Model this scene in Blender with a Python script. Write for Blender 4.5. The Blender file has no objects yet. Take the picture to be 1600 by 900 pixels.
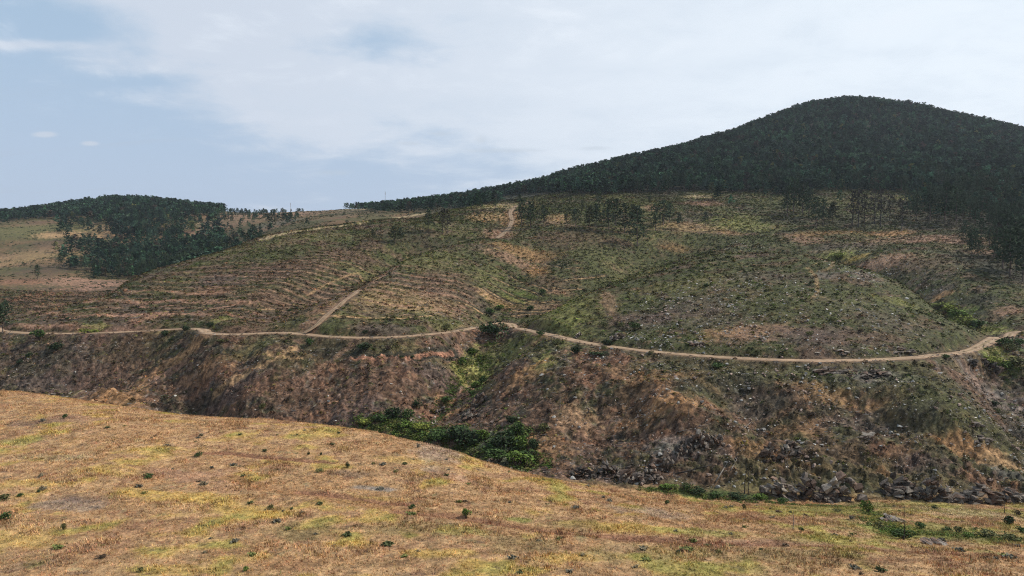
import bpy, math, random
import numpy as np
from mathutils import Vector

# ------------------------------------------------------------------ camera, sky, sun, exposure
sc = bpy.context.scene
COL = bpy.context.collection
F = 1081.0                       # focal length in photo pixels (1600 wide)
PITCH = math.atan2(50.0, F)
cam_data = bpy.data.cameras.new('camera')
cam_data.sensor_width = 36.0
cam_data.lens = 36.0 * F / 1600.0
cam_data.clip_start = 0.5
cam_data.clip_end = 20000
cam = bpy.data.objects.new('camera', cam_data)
COL.objects.link(cam)
cam.location = (0, 0, 0)
cam.rotation_euler = (math.pi/2 - PITCH, 0, 0)
sc.camera = cam
sc.view_settings.view_transform = 'Standard'
sc.view_settings.look = 'None'
sc.view_settings.gamma = 1.0
sc.view_settings.exposure = 0.06
sc.view_settings.use_curve_mapping = False
sc.cycles.use_denoising = True
sc.cycles.denoiser = 'OPENIMAGEDENOISE'
sc.cycles.denoising_input_passes = 'RGB_ALBEDO_NORMAL'
sc.cycles.denoising_prefilter = 'NONE'
sc.cycles.pixel_filter_type = 'BLACKMAN_HARRIS'
sc.cycles.filter_width = 1.1
sc.cycles.max_bounces = 5
sc.cycles.diffuse_bounces = 2
sc.cycles.glossy_bounces = 1
sc.cycles.transmission_bounces = 2
sc.cycles.transparent_max_bounces = 4
sc.cycles.volume_bounces = 0
sc.cycles.sample_clamp_indirect = 4.0

HAZE = 0.00005
SUN_AZ, SUN_EL = math.radians(74), math.radians(44)     # azimuth to the right of the view
sdir = Vector((math.sin(SUN_AZ)*math.cos(SUN_EL), math.cos(SUN_AZ)*math.cos(SUN_EL), math.sin(SUN_EL)))
sun_data = bpy.data.lights.new('sun', 'SUN')
sun_data.energy = 4.8
sun_data.angle = math.radians(2.0)
sun_data.color = (1.0, 0.95, 0.87)
sun = bpy.data.objects.new('sun', sun_data)
COL.objects.link(sun)
sun.rotation_euler = (-sdir).to_track_quat('-Z', 'Y').to_euler()

world = bpy.data.worlds.new('World')
sc.world = world
world.use_nodes = True
W = world.node_tree
for n in list(W.nodes): W.nodes.remove(n)
def wn(t, **k):
    n = W.nodes.new(t)
    for a, b in k.items(): setattr(n, a, b)
    return n
def wl(a, b): W.links.new(a, b)
def wmath(op, a, b=None, clamp=False):
    n = wn('ShaderNodeMath', operation=op); n.use_clamp = clamp
    for i, v in enumerate((a, b)):
        if v is None: continue
        if isinstance(v, (int, float)): n.inputs[i].default_value = v
        else: wl(v, n.inputs[i])
    return n.outputs[0]
def wramp(v, lo, hi):
    n = wn('ShaderNodeMapRange', interpolation_type='SMOOTHSTEP')
    wl(v, n.inputs[0]); n.inputs[1].default_value = lo; n.inputs[2].default_value = hi
    return n.outputs[0]
def wmix(f, a, b):
    n = wn('ShaderNodeMix', data_type='RGBA')
    if isinstance(f, float): n.inputs[0].default_value = f
    else: wl(f, n.inputs[0])
    for i, v in ((6, a), (7, b)):
        if isinstance(v, tuple): n.inputs[i].default_value = v + (1,)
        else: wl(v, n.inputs[i])
    return n.outputs[2]
w_out = wn('ShaderNodeOutputWorld'); w_bg = wn('ShaderNodeBackground')
w_bg.inputs[1].default_value = 0.10
sky = wn('ShaderNodeTexSky', sky_type='NISHITA')
sky.sun_disc = False
sky.sun_elevation = SUN_EL
sky.sun_rotation = SUN_AZ
sky.altitude = 700; sky.air_density = 1.0; sky.dust_density = 1.2; sky.ozone_density = 1.5
w_tc = wn('ShaderNodeTexCoord'); w_sep = wn('ShaderNodeSeparateXYZ')
wl(w_tc.outputs['Generated'], w_sep.inputs[0])
dx, dy, dz = w_sep.outputs
zz = wmath('ADD', wmath('MAXIMUM', dz, 0.0), 0.16)
cx, cy = wmath('DIVIDE', dx, zz), wmath('DIVIDE', dy, zz)
def wnoise(sx, sy, scale, detail, rough, dist, off=0.0):
    c = wn('ShaderNodeCombineXYZ')
    wl(wmath('MULTIPLY', cx, sx), c.inputs[0]); wl(wmath('MULTIPLY', cy, sy), c.inputs[1]); c.inputs[2].default_value = off
    n = wn('ShaderNodeTexNoise'); wl(c.outputs[0], n.inputs['Vector'])
    n.inputs['Scale'].default_value = scale; n.inputs['Detail'].default_value = detail
    n.inputs['Roughness'].default_value = rough; n.inputs['Distortion'].default_value = dist
    return n.outputs[0]
n_big = wnoise(0.9, 0.8, 0.9, 3, 0.45, 0.3, 4.6)
n_fine = wnoise(1.0, 1.1, 3.2, 8, 0.6, 0.25, 8.4)
n_puff = wnoise(1.0, 1.0, 6.0, 6, 0.6, 0.2, 1.7)
bias = wmath('MULTIPLY', dx, 0.42)                       # thicker veil towards the sun
veil_v = wmath('ADD', wmath('ADD', wmath('MULTIPLY', n_big, 0.95), wmath('ADD', wmath('MULTIPLY', n_fine, 0.62), wmath('MULTIPLY', n_puff, 0.16))), bias)
qa, qe = wmath('DIVIDE', dx, wmath('MAXIMUM', dy, 0.05)), wmath('DIVIDE', dz, wmath('MAXIMUM', dy, 0.05))
def cloud_at(px, py, w, h):
    """soft bank of cloud (or a gap in it) in one direction of the sky, 0..1"""
    a = wmath('DIVIDE', wmath('SUBTRACT', qa, (px-800)/F), w/F); e = wmath('DIVIDE', wmath('SUBTRACT', qe, (400-py)/F), h/F)
    return wmath('POWER', 2.718, wmath('MULTIPLY', wmath('ADD', wmath('MULTIPLY', a, a), wmath('MULTIPLY', e, e)), -1.0))
for b in ((300,40,190,50,.16), (560,170,260,60,.20), (860,30,130,36,.26), (1330,110,330,130,.20), (980,230,300,60,.12), (560, 60, 150, 30, -.15), (680, 100, 110, 22, -.12), (80,50,130,34,-.22), (240,132,130,14,-.14), (110,250,230,90,-.26), (480,290,150,36,-.10), (1060,90,90,60,-.12), (30,75,110,9,.25)):
    veil_v = wmath('ADD', veil_v, wmath('MULTIPLY', cloud_at(*b[:4]), b[4]))
veil = wmath('MULTIPLY', wramp(veil_v, 0.58, 0.92), wramp(dz, 0.85, 0.42))  # veil thinned overhead, out of view, so shadows on the ground deepen
blue = wmix(0.7, sky.outputs[0], (4.7, 6.3, 8.0))
# grey-violet humid air low on the side away from the sun
lowm = wramp(dz, 0.34, -0.02)
awaym = wramp(dx, 0.25, -0.5)
air = wmix(wmath('MULTIPLY', lowm, 0.85), blue, (4.6, 5.4, 6.95))
sunside = wramp(dx, -0.45, 0.6)
cloudcol = wmix(sunside, (6.3, 6.9, 7.9), (8.5, 9.2, 9.9))
cloudcol = wmix(wmath('MULTIPLY', wramp(wmath('ADD', n_fine, wmath('MULTIPLY', n_big, 0.6)), 0.92, 0.62), 0.3), cloudcol, (5.9, 6.8, 7.9))
col = wmix(wmath('MULTIPLY', veil, 0.9), air, cloudcol)
# small brighter shreds high up
shred = wmath('MULTIPLY', wramp(n_fine, 0.52, 0.72), wramp(dz, 0.12, 0.34))
col = wmix(wmath('MULTIPLY', shred, 0.55), col, (8.2, 8.8, 9.6))
# thin grey streaks low down
grey = wmath('MULTIPLY', wramp(wnoise(0.35, 2.0, 2.0, 5, 0.5, 0.3, 5.5), 0.60, 0.76), wramp(dz, 0.30, 0.06))
col = wmix(wmath('MULTIPLY', grey, 0.35), col, (4.6, 5.1, 6.0))
puff = wmath('ADD', cloud_at(77, 212, 24, 6), cloud_at(146, 226, 18, 5)); puff = wramp(wmath('MULTIPLY', puff, wmath('ADD', n_fine, 0.5)), 0.3, 0.9)
col = wmix(wmath('MULTIPLY', puff, 0.6), col, (6.4, 6.8, 7.6))
wisp = cloud_at(690, 211, 22, 5)
for b in ((752, 219, 13, 8), (790, 237, 75, 5), (525, 270, 36, 6), (930, 233, 30, 4), (640, 226, 20, 4)): wisp = wmath('ADD', wisp, cloud_at(*b))
wisp = wramp(wmath('MULTIPLY', wisp, wmath('MULTIPLY', n_puff, 2.0)), 0.2, 1.2)
col = wmix(wmath('MULTIPLY', wisp, 0.5), col, (5.1, 5.8, 6.7))
wl(col, w_bg.inputs[0]); wl(w_bg.outputs[0], w_out.inputs[0])

# ------------------------------------------------------------------ ground shape
rng = np.random.default_rng(7)
random.seed(7)
_perm = rng.permutation(4096)
_gx = np.cos(np.arange(4096)*2.399963).astype(np.float32)
_gy = np.sin(np.arange(4096)*2.399963).astype(np.float32)
def perlin(x, y, seed=0):
    xi = np.floor(x).astype(np.int64); yi = np.floor(y).astype(np.int64)
    xf = (x-xi).astype(np.float32); yf = (y-yi).astype(np.float32)
    u = xf*xf*xf*(xf*(xf*6-15)+10); v = yf*yf*yf*(yf*(yf*6-15)+10)
    def g(a, b, fx, fy):
        h = _perm[(_perm[(xi+a+seed*131) & 4095] + yi+b) & 4095]
        return _gx[h]*fx + _gy[h]*fy
    n0 = g(0, 0, xf, yf)*(1-u) + g(1, 0, xf-1, yf)*u
    n1 = g(0, 1, xf, yf-1)*(1-u) + g(1, 1, xf-1, yf-1)*u
    return (n0*(1-v) + n1*v)*1.5
def fbm(x, y, scale, octv=4, seed=0, rough=0.5, ridged=False):
    s = 0; a = 1.0; t = 0; f = 1.0/scale
    for o in range(octv):
        n = perlin(x*f+17.3*o, y*f-9.1*o, seed+o)
        if ridged: n = 1-2*np.abs(n)
        s = s + a*n; t += a; a *= rough; f *= 2.03
    return s/t
def sstep(x, a, b):
    t = np.clip((x-a)/(b-a), 0, 1); return t*t*(3-2*t)

def ray(px, py):
    """pixel of the photograph -> (x/y, z/y) of the line of sight"""
    a = (px-800)/F; b = (450-py)/F
    dyy = math.cos(PITCH)+b*math.sin(PITCH); dzz = -math.sin(PITCH)+b*math.cos(PITCH)
    return a/dyy, dzz/dyy
# columns of surveyed points: (pixel row, distance) and hidden (distance, height)
V = {
 0: ([(900,60),(750,90),(660,122),(610,150),(598,208),(560,220),(519,232),(505,248),(490,420),(440,560),(400,720),(350,900),(340,1120)], [(168,-38),(188,-50),(290,-36),(330,-45),(1600,40)]),
 100: ([(900,60),(750,91),(670,115),(622,147),(612,203),(570,214),(521,228),(500,243),(478,280),(450,540),(430,610),(400,700),(345,950),(326,1160)], [(165,-38),(184,-50),(330,-42),(1600,40)]),
 200: ([(900,60),(750,92),(680,112),(637,144),(622,196),(570,208),(518,226),(490,250),(460,285),(437,325),(432,640),(400,730),(350,900),(315,1150)], [(160,-40),(180,-51),(400,-32),(440,-34),(1600,45)]),
 300: ([(900,60),(760,92),(690,112),(652,141),(640,186),(580,200),(513,227),(480,258),(440,305),(405,352),(398,700),(370,820),(340,960),(326,1150)], [(156,-41),(174,-51),(440,-20),(490,-14)]),
 330: ([(525,208),(570,195)], []),
 400: ([(900,60),(760,93),(700,111),(657,138),(648,176),(580,192),(520,213),(480,252),(430,312),(372,405),(360,740),(345,820),(333,1150)], [(152,-42),(166,-51),(500,-2),(560,2),(1600,70)]),
 500: ([(900,60),(760,93),(700,112),(666,136),(655,172),(600,184),(560,194),(525,206),(480,248),(430,303),(390,362),(355,435),(350,640),(340,900),(330,1250)], [(150,-43),(162,-50),(520,10)]),
 600: ([(900,60),(770,92),(710,110),(682,132),(670,162),(640,172),(590,186),(528,203),(480,250),(440,295),(400,350),(370,402),(342,470),(334,720),(326,1250)], [(143,-42),(152,-47),(540,20),(1700,80)]),
 700: ([(900,60),(770,93),(720,111),(704,128),(690,153),(650,164),(600,182),(560,194),(520,214),(480,252),(440,300),(400,358),(350,460),(328,560),(316,900)], [(137,-42),(147,-45),(640,36)]),
 760: ([(900,60),(780,92),(740,110),(722,125),(705,143),(650,162),(600,180),(570,197),(530,222),(505,240),(480,262),(440,305),(400,362),(350,465),(316,620)], [(133,-41)]),
 800: ([(900,60),(780,93),(750,109),(733,124),(715,140),(660,155),(600,172),(560,190),(530,212),(503,240),(480,265),(430,322),(400,365),(350,465),(320,600),(306,850)], [(131,-42.5),(1500,75)]),
 850: ([(900,60),(790,92),(760,108),(746,123),(735,133),(690,145),(640,155),(590,168),(550,183),(522,207),(500,232),(470,275),(455,300),(430,325),(400,370),(350,455),(312,600),(290,880)], []),
 900: ([(900,60),(790,93),(770,108),(754,123),(748,130),(700,140),(640,151),(590,163),(540,189),(500,218),(470,248),(440,300),(420,335),(350,445),(306,600),(274,930)], [(1500,80)]),
 1000: ([(900,60),(800,92),(780,108),(766,123),(758,129),(700,137),(640,148),(590,160),(546,177),(500,207),(456,248),(430,315),(395,395),(350,455),(306,595),(250,950)], [(288,-14.5),(1400,90)]),
 1100: ([(900,60),(810,92),(790,106),(778,122),(770,127),(700,134),(640,145),(600,155),(557,170),(500,196),(455,228),(419,264),(405,350),(375,425),(340,490),(305,590),(260,770),(227,1010)], [(300,-7.5)]),
 1200: ([(900,60),(810,93),(795,106),(784,120),(778,125),(740,130),(690,137),(630,148),(563,165),(500,190),(450,227),(411,275),(402,370),(370,430),(340,490),(304,585),(260,760),(191,1070)], [(310,-6),(1500,120)]),
 1300: ([(900,60),(820,90),(800,106),(786,120),(781,125),(745,130),(690,137),(620,150),(567,163),(500,189),(460,220),(416,270),(405,350),(370,420),(340,480),(304,570),(230,840),(164,1150)], [(305,-8)]),
 1400: ([(900,60),(830,88),(800,106),(786,120),(780,125),(750,130),(690,137),(620,150),(563,166),(510,190),(465,228),(440,300),(400,350),(370,410),(340,470),(304,560),(240,820),(170,1150)], [(260,-17),(1600,120)]),
 1500: ([(900,60),(830,88),(805,105),(787,120),(780,125),(750,130),(690,138),(620,149),(552,176),(514,203),(495,240),(460,280),(420,320),(380,380),(345,440),(310,540),(240,800),(190,1150)], [(222,-24)]),
 1560: ([(900,60),(830,88),(790,120),(780,126),(700,139),(640,151),(580,175),(528,207),(500,240),(460,280),(400,350)], []),
 1600: ([(900,60),(835,88),(790,120),(783,126),(700,141),(640,154),(590,168),(540,195),(518,225),(500,245),(460,282),(400,350),(350,430),(300,560),(240,800),(215,1150)], [(1700,100)]),
}
V[-300] = V[0]; V[-900] = V[0]; V[1900] = ([(a, b) for a, b in V[1600][0] if b < 700]+[(270,800),(250,1100)], V[1600][1]); V[2500] = V[1900]
CP = []
for px, (vis, hid) in V.items():
    for py, Y in vis:
        u, s = ray(px, py); CP.append((u, Y, s*Y))
    u = ray(px, 450)[0]
    for Y, z in hid: CP.append((u, Y, z))
    if px % 100 == 0:
        CP += [(u, 12, -24), (u, 32, -26), (u, 2400, 55), (u, 7000, 20)]
CP = np.array(CP, np.float64)
VS, CC = 0.75, 0.055
cu, cv, cz = CP[:, 0], np.log(CP[:, 1])*VS, CP[:, 2]
ang = cz/CP[:, 1]
A = np.sqrt((cu[:, None]-cu)**2+(cv[:, None]-cv)**2+CC**2)
n = len(CP)
M = np.zeros((n+3, n+3)); M[:n, :n] = A - np.eye(n)*0.004; M[:n, n] = 1; M[:n, n+1] = cu; M[:n, n+2] = cv
M[n:, :n] = M[:n, n:].T
wts = np.linalg.solve(M, np.concatenate([ang, [0, 0, 0]]))
wr = wts[:n].astype(np.float32); wp = wts[n:]

US = np.concatenate([np.linspace(-1.5, -0.80, 60)[:-1], np.arange(-0.80, 0.8001, 0.00145), np.linspace(0.80, 1.5, 60)[1:]])
def lsp(a, b, d): return np.log(a)+np.arange(0, math.log(b/a), d)
VL = np.concatenate([lsp(10, 48, .03), lsp(48, 125, .0028), lsp(125, 330, .0020), lsp(330, 640, .0033), lsp(640, 1300, .006), lsp(1300, 9000, .05)])
NU, NV = len(US), len(VL)
U, L = np.meshgrid(US, VL)                       # rows = distance
Yg = np.exp(L); Xg = U*Yg
S = np.full(U.shape, wp[0], np.float32) + (wp[1]*U+wp[2]*L*VS).astype(np.float32)
Uf, Lf = U.astype(np.float32), (L*VS).astype(np.float32)
for i in range(n):
    d = (Uf-np.float32(cu[i]))**2; d += (Lf-np.float32(cv[i]))**2; d += np.float32(CC*CC); np.sqrt(d, out=d); d *= wr[i]; S += d
Z0 = (S*Yg).astype(np.float64)
del Uf, Lf, S
Z = Z0.copy()
def bil(G, x, y):
    x = np.asarray(x, float); y = np.asarray(y, float)
    fi = np.interp(x/y, US, np.arange(NU)); fj = np.interp(np.log(y), VL, np.arange(NV))
    i = np.clip(fi.astype(int), 0, NU-2); j = np.clip(fj.astype(int), 0, NV-2); a = fi-i; b = fj-j
    return (G[j, i]*(1-a)+G[j, i+1]*a)*(1-b)+(G[j+1, i]*(1-a)+G[j+1, i+1]*a)*b
def hit(px, py, y0=50.0):
    """first ground point on the line of sight through a photo pixel"""
    u, s = ray(px, py)
    col = np.interp(u, US, np.arange(NU)); i = int(col); a = col-i
    zc = Z[:, i]*(1-a)+Z[:, min(i+1, NU-1)]*a; yc = np.exp(VL)
    d = zc - s*yc
    k = np.where((d >= 0) & (yc > y0))[0]
    if len(k) == 0 or k[0] == 0: 
        k = int(np.argmin(np.where(yc > y0, np.abs(d/yc), 9))); y = yc[k]
    else:
        k = k[0]; t = -d[k-1]/(d[k]-d[k-1]+1e-9) if d[k-1] < 0 else 1.0; y = yc[k-1]+(yc[k]-yc[k-1])*t
    return np.array([u*y, y, float(bil(Z, u*y, y))])
def line(pts, y0=50.0, step=2.0, sm=3):
    P = np.array([hit(a, b, y0) for a, b in pts])
    t = np.concatenate([[0], np.cumsum(np.hypot(*np.diff(P[:, :2], axis=0).T))])
    m = max(3, int(t[-1]/step)); q = np.linspace(0, t[-1], m)
    R = np.stack([np.interp(q, t, P[:, k]) for k in range(3)], 1)
    for _ in range(sm):
        R[1:-1] = (R[:-2]+2*R[1:-1]+R[2:])/4
    R[:, 2] = bil(Z, R[:, 0], R[:, 1])
    return R
def dist_line(R, pad):
    """boolean window, distance to the line, signed side and height of the line inside the window"""
    x0, x1 = R[:, 0].min()-pad, R[:, 0].max()+pad; y0, y1 = R[:, 1].min()-pad, R[:, 1].max()+pad
    j0, j1 = np.searchsorted(VL, [math.log(max(y0, 11)), math.log(y1)])
    us = [x0/y0, x0/y1, x1/y0, x1/y1]; i0, i1 = np.searchsorted(US, [min(us), max(us)])
    sl = (slice(max(j0-1, 0), j1+1), slice(max(i0-1, 0), i1+1))
    x, y = Xg[sl], Yg[sl]
    D = np.full(x.shape, 1e9); H = np.zeros(x.shape); SD = np.zeros(x.shape)
    for k in range(len(R)-1):
        a, b = R[k], R[k+1]; e = b[:2]-a[:2]; l2 = e@e+1e-9
        t = np.clip(((x-a[0])*e[0]+(y-a[1])*e[1])/l2, 0, 1)
        ddx, ddy = x-(a[0]+t*e[0]), y-(a[1]+t*e[1]); d = np.hypot(ddx, ddy)
        m = d < D; D[m] = d[m]; H[m] = (a[2]+t*(b[2]-a[2]))[m]; SD[m] = (e[0]*ddy-e[1]*ddx)[m]
    return sl, D, SD, H
def smooth1(a, k):
    a = a.copy()
    for _ in range(k): a[1:-1] = (a[:-2]+2*a[1:-1]+a[2:])/4
    return a

# ------------------------------------------------------------------ relief, benches, roads
lerpx = lambda pts, y0=50.0: np.array([[ray(a, b)[0], hit(a, b, y0)[1]] for a, b in pts])
crest = np.array([[ray(a, 450)[0], y] for a, y in ((-300,152),(0,150),(200,144),(300,141),(400,138),(500,136),(600,132),(700,128),(760,125),(850,123),(1000,124),(1200,123),(1400,123),(1900,124))])
CR = np.interp(U, crest[:, 0], crest[:, 1])
def form(pts, w, h, y0=140.0):
    R = line(pts, y0, 3.0, 3); t = np.linspace(0, 1, len(R)); sl, D, SD, H = dist_line(R, w*2.6)
    x, y = Xg[sl], Yg[sl]; e = R[-1, :2]-R[0, :2]; tt = ((x-R[0, 0])*e[0]+(y-R[0, 1])*e[1])/(e@e)
    lo = R[:, 2].mean() < -27
    Z[sl] += h*np.exp(-(D/w)**2)*(sstep(tt, -.02, .5) if lo else sstep(tt, -.12, .18))*(1-sstep(tt, .8, 1.1))*sstep(y-CR[sl], 4, 16)
for a in [([(784,512),(762,545),(738,575),(700,620),(660,655)], 11, -8.0), ([(858,560),(800,590),(745,630),(700,650)], 10, 2.9), ([(240,522),(200,570),(140,620)], 16, -4.5), ([(325,527),(262,568),(195,620),(165,640)], 11, 7.2),
 ([(430,540),(350,600),(290,648)], 11, -4.8), ([(480,530),(425,572),(372,610),(322,650)], 10, 4.2), ([(560,560),(500,610),(440,650)], 10, -2.6), ([(1160,590),(1172,680),(1165,765)], 10, -5.1), ([(1060,575),(1085,690),(1090,750)], 10, 3.2), ([(965,590),(940,740)], 8, -3.8), ([(1335,600),(1352,760)], 8, -2.9), ([(1440,600),(1450,740)], 10, 2.6), ([(1548,545),(1582,600),(1610,690)], 11, -6.4),
 ([(795,498),(850,462),(900,437),(950,414),(1030,392),(1100,372)], 17, -9.0), ([(1545,520),(1500,488),(1440,455),(1370,420),(1290,400),(1200,392)], 17, -12.0), ([(860,515),(960,470),(1060,435),(1180,412)], 18, 3.5), ([(1200,420),(1290,440),(1400,470),(1500,515)], 18, 4.5),
 ([(335,517),(440,455),(520,415),(610,382),(720,350)], 13, 6.0), ([(370,492),(430,447),(500,408),(580,378),(660,352)], 14, -7.5), ([(484,517),(590,440),(680,405),(790,375)], 13, 3.5), ([(500,470),(560,430),(620,400),(700,377)], 11, -5.0), ([(740,500),(760,470),(800,425),(860,385)], 14, -6.0)]:
    form(*a)
kp = hit(1200, 455, 160); Z += 5.0*np.exp(-((Xg-kp[0])/42)**2-((Yg-kp[1])/30)**2)
ROADPX = [(-260,516),(-120,517),(0,519),(50,521),(100,521),(160,520),(215,518),(265,514),(300,512),(322,512),(318,520),(330,525),(370,524),(420,519),(470,519),(500,526),(540,528),(590,528),(640,526),(690,521),(735,512),(765,505),(782,501),(800,505),(815,514),(850,521),(900,533),(950,541),(1000,547),(1060,553),(1120,558),(1200,562),(1280,564),(1360,563),(1430,559),(1490,554),(1525,546),(1545,533),(1552,526),(1580,519),(1640,515),(1750,512)]
ROAD = line(ROADPX, 155, 1.5, 5)
ROAD[:, 2] = smooth1(ROAD[:, 2], 60)
rp = lerpx([(0,519),(100,521),(200,518),(300,513),(330,525),(420,519),(500,526),(600,528),(690,521),(782,501),(815,514),(900,533),(1000,547),(1120,558),(1280,564),(1430,559),(1525,546),(1552,526),(1600,518)], 155)
RY = np.interp(U, rp[:, 0], rp[:, 1])
field = sstep(CR+2-Yg+2.0*fbm(Xg, Yg, 9, 2, 3), -2.5, 2.5)
below = (1-field)*sstep(RY-Yg, -1, 3)
above = (1-field)*(1-below)
far = sstep(Yg, 480, 620)
# relief: soft hummocks on the field, ribs and gullets on the valley side, mounds higher up
wx, wy = Xg+6*fbm(Xg, Yg, 30, 3, 40), Yg+6*fbm(Xg, Yg, 30, 3, 50)
ribs = fbm(wx*1.0, wy*0.45, 17, 4, 11, 0.5, True)
rock_n = fbm(wx, wy, 4.0, 4, 21, 0.6)
Z += field*(0.28*fbm(Xg, Yg, 11, 3, 5)+0.06*fbm(Xg, Yg, 2.0, 3, 6))
Z += below*sstep(np.abs(RY-Yg), 2, 9)*((ribs-0.25)*1.15 + 0.95*rock_n + 0.45*fbm(Xg, Yg, 1.5, 2, 8))*sstep(Yg-CR, 0, 9)
Z += above*(1-0.3*far)*(0.55*fbm(wx, wy*0.7, 26, 4, 31, 0.5, True)+0.22*fbm(Xg, Yg, 3.5, 3, 35)+0.10*fbm(Xg, Yg, 1.1, 2, 37))
Z += far*(1.8*fbm(Xg, Yg, 60, 4, 61))
# broken rock ledges at the foot of the right-hand slope
lx = np.interp(U, [ray(p, 450)[0] for p in (930, 1000, 1180, 1600)], [0, .6, 1, 1])
foot = lx*below*sstep(Yg-CR, 2.0, 5.0)*(1-sstep(Yg-CR, 8.0, 15.0))
st = (Z+.22*Xg+1.6*fbm(Xg, Yg, 9, 4, 71))/1.9
led = (np.floor(st)+sstep(st-np.floor(st), 0.62, 1.0)-st)*1.5
Z += foot*(led*0.6+1.1*fbm(Xg, Yg, 3.0, 4, 73, 0.6, True))
# colours of soil, grass, heath; heath darkened further to hold cloud shade
def C(*a): return np.array(a, np.float32)
PAL = dict(tan=C(.36,.22,.11), yellow=C(.40,.265,.075), red=C(.215,.105,.060), green=C(.060,.062,.022), olive=C(.115,.105,.038),
           dark=C(.036,.032,.021), bright=C(.13,.17,.03), brown=C(.110,.064,.040), grey=C(.22,.20,.18), orange=C(.29,.155,.07),
           mauve=C(.100,.068,.056), pale=C(.40,.31,.21), pink=C(.28,.155,.10), ygreen=C(.23,.22,.06), straw=C(.36,.27,.15), leaf=C(.045,.075,.02))
Cg = np.zeros(U.shape+(3,), np.float32)
def lay(m, c, sl=(slice(None), slice(None))):
    c = PAL[c] if isinstance(c, str) else c
    Cg[sl] = Cg[sl]*(1-m[..., None].astype(np.float32)) + c*m[..., None].astype(np.float32)
Ys = Yg+1.4*Z0                       # roughly the distance walked along the slope
n1 = fbm(Xg, Ys, 14, 4, 81); n2 = fbm(Xg, Ys, 5, 4, 85); n3 = fbm(Xg, Ys, 1.6, 3, 89); n4 = fbm(Xg, Yg, 38, 4, 93)
n5 = fbm(Xg, Ys*0.9, 3.0, 4, 97, .6)
# field
Cf = np.ones(U.shape, np.float32)
lay(Cf, 'tan')
lay(sstep(n2+.5*n5, -.05, .35)*.6, 'orange')
lay(sstep(-n1+.6*n5, .0, .35)*.6, C(.32,.18,.085))
lay(sstep(n1+.7*n2, .12, .42)*.68, 'yellow')
lay(sstep(-n2+.5*n3, .14, .44)*.55, 'red')
lay(sstep(n5-.4*n1, .30, .55)*.5, 'straw')
gr = np.interp(U, [-.5, 0, .25, .5, .75], [0, .02, .10, .22, .28])*sstep(Yg, 50, 100)+0.10*sstep(95-Yg, 0, 40)
lay(sstep(n1*.5+n2*.6+gr, .20, .45)*.6, 'ygreen')
lay(sstep(n5+.5*gr, .36, .58)*.55, 'olive')
lay(sstep(fbm(Xg, Yg, 2.2, 3, 101), .32, .5)*.45, 'mauve')
# valley side below the road
m = 1-field
B = np.zeros_like(Cg); Csave = Cg.copy()
lay(Cf, 'brown'); lay(sstep(n2+.4*n3, -.1, .3)*.6, 'mauve'); lay(sstep(n1+.5*n5, .08, .38)*.55, 'red')
lay(sstep(-n1+.6*n2, .12, .42)*.7, 'dark'); lay(sstep(n5-.5*n1, .15, .45)*.6, 'green'); lay(sstep(n3+n2*.5, .2, .5)*.40, 'tan')
lay(sstep(fbm(Xg, Yg, 2.6, 4, 111, .65), .20, .42)*.35, 'grey')
lay(sstep(n4+.6*n2+.5*np.exp(-((RY-Yg)/10)**2)+.25*sstep(U, 0, .3)-.15, .0, .35)*.6, 'green'); lay(sstep(n2-.5*n5, .15, .45)*.35, 'dark')
Cb = Cg.copy(); Cg[:] = Csave
lay(below, Cb)
# heath above
Csave = Cg.copy()
lay(Cf, 'green'); lay(sstep(n1+.4*n2+.25*sstep(-U, 0, .35), -.02, .32)*.7, 'brown'); lay(sstep(n4+.5*n2, .05, .35)*.4, 'olive'); lay(sstep(n5*.7+n1, .05, .4)*.4*sstep(-U, -.1, .2), 'mauve'); lay(sstep(n2-.4*n1+.4*n5, .12, .42)*.5, 'dark')
lay(sstep(-n4+.5*n5, .22, .45)*.5, 'mauve'); lay(sstep(n5, .22, .5)*.3, 'red'); lay(sstep(n3+.5*n5, .30, .6)*.30, 'tan')
Ca = Cg.copy(); Cg[:] = Csave
lay(above, Ca)
del Csave, Ca, Cb, B
# far rolling ground, tan and pinkish with heath
leftw = 1-sstep(U, -.16, -.06)
lay(far*above*leftw, PAL['tan']*.40); lay(far*above*leftw*sstep(fbm(Xg, Yg, 50, 4, 121)+.4*n5, -.22, .15)*.75, 'green'); lay(far*above*leftw*sstep(n4, .05, .3)*.55, 'brown')
lay(sstep(Yg, 560, 640)*above*(1-leftw), PAL['dark'])
lay(sstep(Yg, 420, 520)*above*(1-leftw)*sstep(n4+.5*n2, -.1, .3)*.5, 'olive')

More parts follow.
